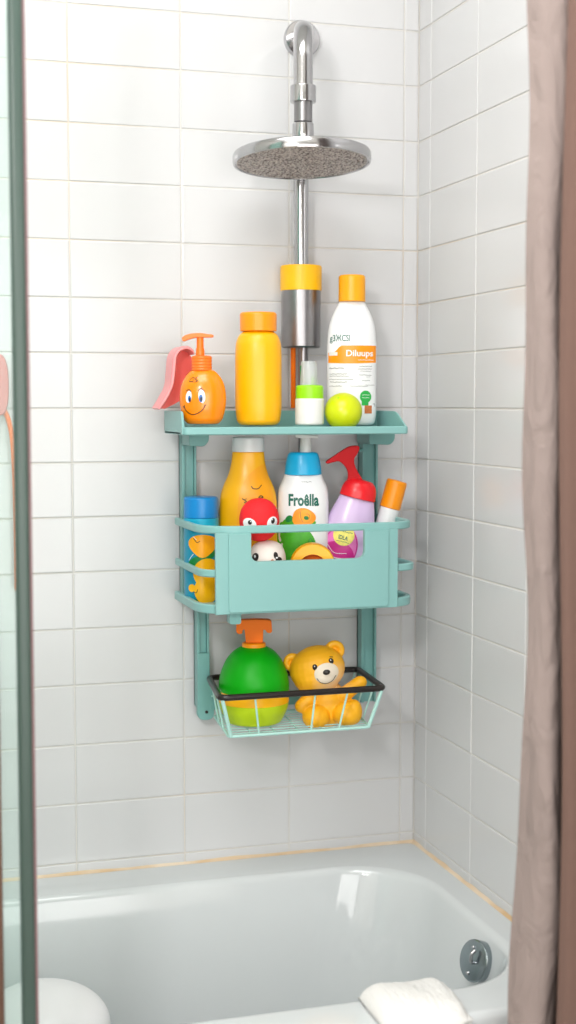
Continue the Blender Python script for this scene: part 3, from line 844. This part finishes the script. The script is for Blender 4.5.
# --- lilac bottle with red trigger, leaning
it = Item('trigger_bottle', 'lilac bottle with red trigger top and magenta label leaning in the middle basket', 'bottle', 333, 600, -.120, FM+.006, tilt=.245, group='bottles in the middle basket')
_, pr = it.lathe('body', M['lilac'], [(604, 0), (604, 17), (600, 20), (585, 23.5), (545, 26), (521, 24.6), (504, 20), (495, 17.4), (493.5, 14)], [0, 3, 4, 8, 12, 10, 8, 2, 0], sy=.58)
sf = it.surf(pr, .58)
it.lathe('shoulder_cap', M['red'], [(495, 17), (494.6, 18.2), (486, 17.6), (480, 15), (476.5, 11), (475.6, 0)], [0, .5, 3, 3, 2, 0], sy=.75)
def tl(px, py):     # picture point -> the leaning bottle's own plane
    dx, dz = (px-333), (it.pyb-py); c, s = math.cos(.245), math.sin(.245)
    return ((dx*c-dz*s)*it.s, (dx*s+dz*c)*it.s)
o_ = catmull([(346, 484), (347.5, 474), (345, 467), (339, 461.5), (333, 462), (327, 463.6), (325.6, 461.6), (331, 457.5), (340, 451.4), (348, 446.8), (355, 445.6), (358.6, 447.2), (357, 453), (353.5, 459), (354.5, 466), (358, 473), (362, 481), (357, 486), (346, 484)], 4)[:-1]
bm = prism(bmesh.new(), [tl(*tuple(v)) for v in o_], -.0085, .0085, bev=.0016)
obj('trigger', bm, M['redd'], it.o)
# label drawn on the bottle itself (row = distance up its axis)
it.decal('label_disc', M['magl'], [s_disc(333-5.5, 546, 17, 22, .1, 36, 6)], sf, 1, label='pink oval label')
it.decal('label_wave', M['magenta'], [s_disc(333-7, 555, 17.5, 15, -.1, 36, 6), s_disc(333-5, 556, 18, 13, .3, 36, 6)], sf, 2, label='magenta wave on the label')
it.decal('label_ring', M['magenta'], [s_line([(333-5.5+16.4*math.cos(a), 546+21.4*math.sin(a)) for a in [2*PI*k/24 for k in range(25)]], 1.1)], sf, 2.2)
it.decal('label_seal', M['paleyel'], [s_disc(333-5, 533, 10.5, 10.5, 0, 30, 5)], sf, 3, label='pale yellow seal')
it.decal('label_text', M['inkg'], [s_text('IDLA', 328, 535.5, 9.5, 4.2, bold=.02), scribble(321, 336, 529.5, .5, .5), scribble(322, 335, 539.5, .5, .4)], sf, 4)
it.decal('label_lines', M['white'], [s_line([(315, 546), (323, 552), (335, 550)], .5), s_line([(313, 550), (323, 556.5), (336, 555)], .5), s_line([(316, 557), (324, 561), (334, 560)], .45), scribble(317, 332, 565, .4, .6)], sf, 4)

# --- white tube with orange cap, leaning
it = Item('lotion_tube', 'slim white tube with orange cap leaning at the right end of the middle basket', 'tube', 366.5, 600, -.115, FM+.003, tilt=.262)
it.lathe('body', M['white'], [(604, 0), (604, 8.6), (602, 9.8), (505.5, 9.8), (504, 9)], [0, 1, 1, .5, 0], seg=32)
it.lathe('cap', M['orange'], [(504.8, 9.6), (504.4, 10.5), (478, 10.3), (476.5, 9.3), (476, 0)], [0, .4, 1, 1, 0], seg=32)

# --- off-white toy with a face (stands on the basket base)
it = Item('white_toy', 'off white round toy with dark smudged eyes seen through the panel cutout', 'toy', 267.5, 600, -.195, FM)
_, pr = it.lathe('body', M['panda'], [(606, 0), (605, 9), (600, 15), (585, 18.5), (566, 19.2), (552, 17.8), (544, 14), (540.8, 7.5), (539.8, 0)], [0, 3, 5, 8, 9, 6, 5, 3, 0])
sf = it.surf(pr)
it.decal('eye_patch', M['ink'], [s_disc(255.4, 555.5, 3.1, 4.4, .35), s_disc(275.6, 553.5, 2.2, 3.4, -.2), s_disc(278.5, 557.8, 3.2, 2.8, .3)], sf, 1)
it.decal('eye_shine', M['white'], [s_disc(255, 554.6, .9, 1.4), s_disc(276.6, 555.8, 1.1, .8)], sf, 2)
it.decal('nose', M['brownp'], [s_disc(272.2, 558.6, 1.5, 1.6)], sf, 1)

# --- red foam ball sitting on it
it = Item('red_toy_ball', 'red foam ball toy with white eye patches resting on the off white toy', 'toy', 259.3, 543, -.192, None)
zt_ = FM+(0)
_, pr = it.lathe('body', M['redfelt'], [(541.5, 0), (540.8, 6), (538, 12), (530, 18.6), (519, 20.6), (508, 18), (501, 12), (498.4, 5.5), (497.9, 0)], [0, 4, 5, 8, 9, 8, 5, 4, 0])
sf = it.surf(pr)
it.decal('eye_patch', M['white'], [s_disc(249.8, 522.5, 7.0, 5.6, .55), s_disc(272, 521.5, 4.9, 6.4, .35), s_disc(277.6, 506.6, 1.6, 2.2)], sf, 1)
it.decal('pupil', M['ink'], [s_disc(250, 520.8, 2, 2.3), s_disc(272.8, 519.6, 1.8, 2.8, .2)], sf, 2)
it.decal('pupil_shine', M['white'], [s_disc(250.8, 520, .6, .6), s_disc(272.2, 518.2, .5, .7)], sf, 3)
it.decal('muzzle', M['redd'], [s_disc(262, 527, 5, 3)], sf, 1)

# --- yellow dish standing on end
it = Item('soap_dish', 'yellow rounded dish with an orange hollow standing in the panel cutout', 'dish', 312.5, 600, -.208, FM)
def stad(cx, cy, r, bot, n=24):
    return [(cx+r*math.cos(PI*k/n), cy-r*math.sin(PI*k/n)) for k in range(n+1)]+[(cx-r, bot-6), (cx-r+5, bot), (cx+r-5, bot), (cx+r, bot-6)]
bm = bmesh.new(); O = stad(312.5, 565, 22.4, 603.5); I = stad(312.5, 568, 14.5, 592); I2 = stad(312.5, 568, 12.5, 590)
def vv(pts, y): return [bm.verts.new(it.L(x, z_, y)) for x, z_ in pts]
R0 = vv([(312.5+(x-312.5)*.92, 575+(z_-575)*.93) for x, z_ in O], .014); R1 = vv(O, .010); R2 = vv(O, -.008); R3 = vv([(312.5+(x-312.5)*.95, 575+(z_-575)*.96) for x, z_ in O], -.0115)
R4 = vv(I, -.0115); R5 = vv(I2, .004)
n = len(O)
for a, b in ((R0, R1), (R1, R2), (R2, R3), (R3, R4)):
    for k in range(n): bm.faces.new((a[k], a[(k+1) % n], b[(k+1) % n], b[k]))
bm.faces.new(R0[::-1])
for k in range(n): bm.faces.new((R4[k], R4[(k+1) % n], R5[(k+1) % n], R5[k])).material_index = 1
bm.faces.new(R5).material_index = 1
obj('bowl', bm, [M['yellow'], M['ornozz']], it.o, 50)

# ============================================================ LOWER BASKET THINGS
FL = zB+.0014
it = Item('round_soap_bottle', 'round green and lime soap bottle with orange nozzle in the lower wire basket', 'bottle', 254, 731, -.122, FL)
b0 = it.pyb
_, pr = it.lathe('upper_body', M['dkgreen'], [(689, 35.1), (684, 35.1), (678, 34.5), (670, 32.6), (660, 28.3), (653, 23.2), (648.5, 18), (645.5, 12), (644.6, 8)], 'smooth', seg=64)
it.lathe('yellow_band', M['yellow2'], [(701, 34.6), (700, 35.1), (689, 35.1), (688.6, 34)], .2, seg=64)
it.lathe('lower_body', M['limelow'], [(b0, 0), (b0, 9), (b0-1.2, 14.5), (b0-4, 20), (721, 26), (714, 30.6), (707, 33.6), (700.5, 35.0)], 'smooth', seg=64)
it.lathe('neck_ring', M['orange'], [(646.5, 11), (646, 12), (642.5, 12), (641.5, 11), (641, 8)], .4)
bm = bmesh.new()
o_ = fillet_loop([(246, 641), (245, 630), (244.5, 627.5), (243, 628.5), (242.6, 632), (238.5, 632.5), (236.4, 630), (236.8, 621), (239, 618.6), (256, 618), (269, 618.4), (271.6, 620), (272.2, 630), (270.5, 631.6), (266.6, 631), (266, 628.5), (263.5, 628), (263, 641)], 1.4, 3)
prism(bm, [((x-it.px)*it.s, (it.pyb-y)*it.s) for x, y in [tuple(v) for v in o_]], -.010, .010, bev=.0011)
obj('nozzle', bm, M['ornozz'], it.o)

# --- bear
it = Item('toy_bear', 'yellow vinyl toy bear waving one arm in the lower wire basket', 'toy bear', 325, 728, -.135, FL)
s = it.s; bo = it.o
bm = bmesh.new()
hr = Matrix.Rotation(-.22, 3, 'Y')
def el(px, py, y, rx, ry, rz, rot=None): ellipsoid(bm, it.L(px, py, y), (rx*s, ry*s, rz*s), rot, 24)
HC = it.L(317, 667.5, -.006); el(317, 667.5, -.006, 28, 22, 23.5, hr); el(316.5, 674, -.010, 24, 20, 19, hr)
el(327, 704, 0, 19, 15, 22); el(328, 692, 0, 15, 13, 12); el(326, 713, .002, 21, 16, 14)
el(315.5, 714, -.022, 14, 15, 12.5)            # near leg
el(346, 711, -.020, 15, 15, 12.5)              # other leg
el(353, 709, -.022, 8.5, 11, 12.5)
for k in range(7):                             # raised arm
    t = k/6; el(343+16.5*t, 694-13.5*t, -.008-.004*t, 8.2-1.2*t, 8-1*t, 7.6-1.2*t)
for k in range(6):                             # lowered arm
    t = k/5; el(310-9*t, 696+8*t, -.012-.004*t, 7.5-.8*t, 8, 7.2-.5*t)
def earring(px, py, y, R, r, rot):
    for k in range(20):
        a = 2*PI*k/20; v = Vector((R*s*math.cos(a), 0, R*s*math.sin(a))); c = it.L(px, py, y)+v
        ellipsoid(bm, c, (r*s, r*s*1.1, r*s), None, 12)
    el(px, py, y+.003, R*.95, 2.6, R*.95)
earring(292.5, 661.5, 0, 6.2, 3.4, 0); earring(334.5, 649.5, 0, 6.8, 3.5, 0)
me = bpy.data.meshes.new('t'); bm.to_mesh(me); bm.free()
to = bpy.data.objects.new('t', me); COL.objects.link(to)
md = to.modifiers.new('r', 'REMESH'); md.mode = 'VOXEL'; md.voxel_size = .0011
md2 = to.modifiers.new('s', 'SMOOTH'); md2.factor = .6; md2.iterations = 18
bpy.context.view_layer.update()
me2 = bpy.data.meshes.new_from_object(to.evaluated_get(bpy.context.evaluated_depsgraph_get()))
bpy.data.objects.remove(to); bpy.data.meshes.remove(me)
me2.name = 'body'; me2.materials.clear(); me2.materials.append(M['bear'])
for p in me2.polygons: p.use_smooth = True
nt = M['bear'].node_tree; bs = nt.nodes['Principled BSDF']; src = bs.inputs['Base Color'].links[0].from_socket
tc = nt.nodes.new('ShaderNodeTexCoord'); vm = nt.nodes.new('ShaderNodeVectorMath'); vm.operation = 'DISTANCE'
c_ = it.L(331, 678, -.028); vm.inputs[1].default_value = tuple(c_); nt.links.new(tc.outputs['Object'], vm.inputs[0])
mr = nt.nodes.new('ShaderNodeMapRange'); mr.inputs[1].default_value = .012; mr.inputs[2].default_value = .040; mr.inputs[3].default_value = .75; mr.inputs[4].default_value = 0
nt.links.new(vm.outputs['Value'], mr.inputs[0])
sx_ = nt.nodes.new('ShaderNodeSeparateXYZ'); nt.links.new(tc.outputs['Object'], sx_.inputs[0])
m3 = nt.nodes.new('ShaderNodeMapRange'); m3.inputs[1].default_value = it.L(0, 693).z; m3.inputs[2].default_value = it.L(0, 688).z
nt.links.new(sx_.outputs['Z'], m3.inputs[0])
mu = nt.nodes.new('ShaderNodeMath'); mu.operation = 'MULTIPLY'; nt.links.new(mr.outputs[0], mu.inputs[0]); nt.links.new(m3.outputs[0], mu.inputs[1])
mx = nt.nodes.new('ShaderNodeMix'); mx.data_type = 'RGBA'; nt.links.new(mu.outputs[0], mx.inputs[0]); nt.links.new(src, mx.inputs[6]); mx.inputs[7].default_value = lin((250, 214, 170))+[1]
nt.links.new(mx.outputs[2], bs.inputs['Base Color'])
bd = bpy.data.objects.new('body', me2); COL.objects.link(bd); bd.parent = bo
def headsurf(lx, lz, off):
    p = Vector((lx, 0, lz))-HC; q_ = hr.inverted() @ Vector((p.x, 0, p.z))
    a, b, c = 28*s, 22*s, 23.5*s
    t = 1-(q_.x/a)**2-(q_.z/c)**2
    c2 = it.L(316.5, 674, -.010); p2 = hr.inverted() @ (Vector((lx, 0, lz))-Vector((c2.x, 0, c2.z))); t2 = 1-(p2.x/(24*s))**2-(p2.z/(19*s))**2
    y1 = HC.y-b*math.sqrt(max(0, t)); y2 = -.010-20*s*math.sqrt(max(0, t2))
    return (lx, min(y1, y2)-off, lz)
# muzzle as a low dome
V, F = s_disc(325.2, 668.2, 12.2, 10.2, -.15, 32, 8)
bm = bmesh.new(); vs = []
for x, y in V:
    d = min(1, math.hypot((x-325.2)/12.4, (y-668.2)/10.8)); b_ = headsurf((x-it.px)*s, (it.pyb-y)*s, 0)
    vs.append(bm.verts.new((b_[0], b_[1]+.0006-.0042*math.sqrt(max(0, 1-d*d)), b_[2])))
for f in F: bm.faces.new([vs[i] for i in f])
mz = obj('muzzle', bm, M['muzzle'], bo, 80)
def mzs(lx, lz, off):
    x = lx/s+it.px; y = it.pyb-lz/s
    d = min(1, math.hypot((x-325.2)/12.4, (y-668.2)/10.8)); b_ = headsurf(lx, lz, 0)
    return (b_[0], b_[1]+.0006-.0042*math.sqrt(max(0, 1-d*d))-off, b_[2])
bm = bmesh.new(); c = mzs((325-it.px)*s, (it.pyb-666.6)*s, .0006); ellipsoid(bm, c, (3.7*s, 2*s, 2.6*s), hr, 20); obj('nose', bm, M['ink'], bo)
for ex, ey in ((313.8, 662), (329.8, 656.6)):
    bm = bmesh.new(); c = headsurf((ex-it.px)*s, (it.pyb-ey)*s, .0002); ellipsoid(bm, c, (2.5*s, 1.3*s, 3.1*s), hr, 18)
    eo = obj('eye', bm, M['ink'], bo)
    bm = bmesh.new(); ellipsoid(bm, (c[0]-.5*s, c[1]-1.1*s, c[2]+1.1*s), (.55*s, .4*s, .7*s), None, 10); obj('eye_glint', bm, M['white'], eo)
it.decal('smile', M['ink'], [s_line([(315.5, 672.6), (319, 676.8), (325, 678.2), (331, 675.8), (334.6, 670.6)], .6)], mzs, 1.5)
it.decal('eyebrow', M['ink'], [s_line([(328.3, 652.6), (331.8, 653.2)], .6), s_line([(329.5, 661.6), (332, 662.6)], .4)], headsurf, 1.5)

# ============================================================ TOWEL
tw = at(414, 1000, y=-.705)
bm = bmesh.new(); NX, NP = 110, 64
sec = catmull([(-.666, .5075), (-.6595, .513), (-.6585, .520), (-.666, .528), (-.690, .532), (-.722, .5325), (-.752, .527), (-.771, .508), (-.777, .47), (-.781, .36), (-.772, .352), (-.762, .36), (-.7595, .44), (-.7565, .49), (-.748, .5075), (-.710, .5072), (-.666, .5075)], 5)[:-1]
rr = random.Random(5)
rings = []
x0, x1 = -.350, -.223
cy_ = -.715
for i in range(NX+1):
    u = .5-.5*math.cos(PI*i/NX); x = x0+(x1-x0)*u; e = min(u, 1-u)*(x1-x0)
    ring_ = []
    cen = Vector((-.71, .50))
    for j, p in enumerate(sec):
        p = Vector((p[0], p[1])); k = 1
        top_f = 1 if p[1] > .509 or p[0] < -.772 else 0
        k = min(1, e/.026); bulge = -.022*(1-math.sqrt(max(0, 1-(1-k)**2)))*top_f
        q_ = Vector(p)
        if p[1] > .509: q_.y = max(.509, q_.y+bulge+.0012*math.sin(x*70+p[0]*30))
        elif p[0] < -.765: q_.x = min(q_.x-bulge, -.7650)
        q_.y += rr.uniform(-.0011, .0011)*top_f
        ring_.append(bm.verts.new((x, q_.x, q_.y)))
    rings.append(ring_)
n = len(sec)
for a, b in zip(rings, rings[1:]):
    for k in range(n): bm.faces.new((a[k], a[(k+1) % n], b[(k+1) % n], b[k]))
bm.faces.new(rings[0][::-1]); bm.faces.new(rings[-1])
tag(obj('towel', bm, M['towel'], None, 60), 'white terry towel draped over the front rim of the bathtub', 'towel')

# ============================================================ WHITE DOMED TUB THING
dc = at(43, 1024, y=-.42)
bk = empty('lidded_bucket', (dc.x, dc.y, RIM-.377)); tag(bk, 'white domed round bucket standing in the tub behind the glass edge', 'bucket')
sd = mpp(dc); rb_ = 67*sd; hz = dc.z-bk.location.z
obj('bucket', lathe(bmesh.new(), fillet([(0, 0), (rb_*.8, 0), (rb_*.97, hz-.03)], .01), 64), M['white'], bk)
obj('lid', lathe(bmesh.new(), [(rb_*.98, hz-.034), (rb_*1.0, hz-.030), (rb_, hz-.004)]+[(rb_*math.cos(a), hz-.004+rb_*.62*math.sin(a)) for a in [PI/2*k/14 for k in range(1, 14)]]+[(0, hz-.004+rb_*.62)], 64), M['white'], bk)

# ============================================================ GLASS SCREEN
gy = -.700
g1 = at(22.5, 500, y=gy); sg = mpp(g1)
gs = empty('glass_screen', (g1.x, gy, RIM)); tag(gs, 'framed glass shower screen at the left edge with a green tinted seal', 'shower screen')
xr = g1.x+6.2*sg; xl = g1.x-8.2*sg; ztop = 2.05
G = Vector(gs.location)
def gobj(name, bm, m, label=None):
    bmesh.ops.translate(bm, vec=-G, verts=bm.verts); o = obj(name, bm, m, gs)
    if label: o['label'] = label
    return o
xs = at(-4, 500, y=gy).x
gobj('pane', newbox(-1.62, xl+.002, gy-.003, gy+.003, RIM+.012, ztop), M['glass'])
bm = bmesh.new()
o_ = [(xl+(xr-xl)*.5+(xr-xl)*.5*math.copysign(abs(math.cos(a))**.6, math.cos(a)), gy+.010*math.copysign(abs(math.sin(a))**.6, math.sin(a))) for a in [2*PI*k/40 for k in range(40)]]
prism(bm, o_, RIM+.002, ztop, axis='z'); gobj('edge_seal', bm, M['seal'], 'green tinted translucent edge seal')
bm = newbox(xr-.0006, xr+.0032, gy-.004, gy+.004, RIM+.002, ztop, bev=.0012); gobj('seal_lip', bm, M['mauve'], 'mauve seal lip')
bm = newbox(xs-.022, xs, gy-.012, gy+.012, RIM+.002, ztop, bev=.003); gobj('stile', bm, M['bronze'], 'brown metal stile')
bm = newbox(-1.655, -1.625, gy-.012, gy+.012, RIM+.002, ztop, bev=.003); gobj('stile', bm, M['bronze'], 'brown metal stile')
bm = newbox(-1.625, xs-.022, gy-.010, gy+.010, RIM+.0005, RIM+.016, bev=.002); gobj('bottom_track', bm, M['bronze'])

# ============================================================ ADDED BRUSH SHAPE, STANDS IN FOR A REFLECTION (far left)
by = -.025
b1 = at(-3, 385, y=by); sb = mpp(b1)
br = empty('reflection_brush', (b1.x, by, at(0, 640, y=by).z)); tag(br, 'added pink and orange brush shape standing in for a reflection at the left edge', 'brush')
B = Vector(br.location)
bm = bmesh.new()
o_ = []
for k in range(36):
    a = 2*PI*k/36; o_.append((b1.x+11*sb*math.copysign(abs(math.cos(a))**.7, math.cos(a)), b1.z+31*sb*math.copysign(abs(math.sin(a))**.8, math.sin(a))))
prism(bm, o_, by-.018, by+.010, bev=.005); bmesh.ops.translate(bm, vec=-B, verts=bm.verts); obj('brush_head', bm, mat('dusty pink plastic', (216, 132, 130), .5), br)
bm = bmesh.new(); pts = [at(x, y, y=by) for x, y in ((1, 405), (5, 412), (9.5, 424), (13, 446), (15.5, 500), (17, 590))]
tube(bm, [p-B for p in catmull(pts, 5)], 2.6*sb, 14); obj('handle', bm, M['orangep'], br)  # handle stands in for the orange glow along the seal
bm = bmesh.new(); hk = at(-3, 366, y=by); tube(bm, [(hk.x, by+.008, hk.z), (hk.x, -.0002, hk.z)], .006, 12); bmesh.ops.translate(bm, vec=-B, verts=bm.verts); obj('wall_hook', bm, M['white'], br)

# ============================================================ CURTAIN
bm = bmesh.new(); NZ = 90
pl = [( -.199, -.835), (-.190, -.868), (-.172, -.880), (-.150, -.862), (-.138, -.820), (-.122, -.806), (-.104, -.835), (-.088, -.872), (-.066, -.868), (-.050, -.820), (-.036, -.802), (-.020, -.835), (-.008, -.860)]
base = catmull([(a, b, 0) for a, b in pl], 8); rings = []
for j in range(NZ+1):
    z = .06+(2.18-.06)*j/NZ; t = z
    row = []
    for i, p in enumerate(base):
        u = i/len(base)
        dx = .0035*math.sin(z*7.3+1+u*2)+.002*math.sin(z*19+u*6)-.012*max(0, (1.15-z))/.7*(1-u) - .004*(z-1.2)*(1-u)
        dy = .006*math.sin(z*4.1+u*9)+.004*math.sin(z*11+u*15)
        row.append((min(p[0]+dx+.011*(1-u), -.004), p[1]+dy, z))
    rings.append(row)
th = .0016
V0 = [[bm.verts.new(p) for p in r] for r in rings]
V1 = []
for r in rings:
    n = len(r); rw_ = []
    for i, p in enumerate(r):
        a = Vector(r[max(0, i-1)]); b = Vector(r[min(n-1, i+1)]); t = (b-a).normalized()
        rw_.append(bm.verts.new(Vector(p)+Vector((-t.y, t.x, 0))*th))
    V1.append(rw_)
for j in range(NZ):
    for i in range(len(base)-1):
        bm.faces.new((V0[j][i], V0[j][i+1], V0[j+1][i+1], V0[j+1][i])); bm.faces.new((V1[j][i], V1[j+1][i], V1[j+1][i+1], V1[j][i+1]))
    bm.faces.new((V0[j][0], V0[j+1][0], V1[j+1][0], V1[j][0])); bm.faces.new((V0[j][-1], V1[j][-1], V1[j+1][-1], V0[j+1][-1]))
for i in range(len(base)-1):
    bm.faces.new((V0[0][i], V1[0][i], V1[0][i+1], V0[0][i+1])); bm.faces.new((V0[-1][i], V0[-1][i+1], V1[-1][i+1], V1[-1][i]))
cu = obj('shower_curtain', bm, M['curtain'], None, 60); tag(cu, 'taupe linen shower curtain bunched at the right beside the tub', 'curtain')
M['lining'] = mat('brown curtain backing', (104, 80, 71), .9, bump=.3, bscale=60)
bm = bmesh.new(); lp_ = catmull([(-.181, -.925, 0), (-.170, -.936, 0), (-.130, -.930, 0), (-.090, -.915, 0), (-.060, -.925, 0), (-.030, -.905, 0), (-.006, -.91, 0)], 6)
F_ = []
for off in (0, .002):
    F_.append([[bm.verts.new((min(p.x+.003*math.sin(z*6+p.x*20)-.004*(z-1.2), -.003), p.y+off+.005*math.sin(z*4+p.x*60), z)) for p in lp_] for z in [.07+(2.17-.07)*j/60 for j in range(61)]])
for g, fl in ((F_[0], 0), (F_[1], 1)):
    for j in range(60):
        for i in range(len(lp_)-1): bm.faces.new((g[j][i], g[j][i+1], g[j+1][i+1], g[j+1][i]))
for j in range(60):
    for i in (0, -1): bm.faces.new((F_[0][j][i], F_[0][j+1][i], F_[1][j+1][i], F_[1][j][i]))
obj('lining', bm, M['lining'], cu, 60)['label'] = 'brown backing cloth'
rod = obj('curtain_rod', tube(bmesh.new(), [(XL+.001, -.835, 2.19), (-.0005, -.835, 2.19)], .0125, 20), M['chrome']); tag(rod, 'straight chrome rod above the taupe shower curtain', 'rod')

# ============================================================ LIGHTS
def area(name, loc, target, size, power, color, sy=None):
    l = bpy.data.lights.new(name, 'AREA'); l.energy = power; l.color = color; l.size = size
    if sy: l.shape = 'RECTANGLE'; l.size_y = sy
    o = bpy.data.objects.new(name, l); COL.objects.link(o); o.location = loc
    o.rotation_euler = (Vector(target)-Vector(loc)).to_track_quat('-Z', 'Y').to_euler()
    return o
area('ceiling_lamp', (-.80, -1.05, 2.47), (-.80, -.85, 0), .9, 17, (1, .997, .995))
area('key_lamp', (-1.50, -2.25, 2.05), (-.30, -.05, 1.1), .26, 16, (1, .985, .975))
area('front_fill', (-.75, -3.15, 1.15), (-.4, 0, 1.0), 1.5, 28, (1, .993, .99), 1.5)  # added soft fill from behind the camera; no window there

w = bpy.data.worlds.new('world'); SC.world = w; w.use_nodes = True
w.node_tree.nodes['Background'].inputs[0].default_value = (.9, .95, 1, 1); w.node_tree.nodes['Background'].inputs[1].default_value = .3

# ============================================================ CAMERA
cd = bpy.data.cameras.new('camera'); co = bpy.data.objects.new('camera', cd); COL.objects.link(co)
cd.sensor_fit = 'VERTICAL'; cd.sensor_height = 36; cd.lens = FPX/1024*36; cd.clip_start = .02
co.matrix_world = Matrix.Translation(CAM) @ Matrix((CR, CU, -CF)).transposed().to_4x4()
cd.dof.use_dof = True; cd.dof.focus_distance = 2.42; cd.dof.aperture_fstop = 2.6
SC.camera = co
SC.view_settings.view_transform = 'Standard'; SC.view_settings.look = 'None'; SC.view_settings.gamma = 1; SC.view_settings.exposure = .06
SC.view_settings.use_curve_mapping = False
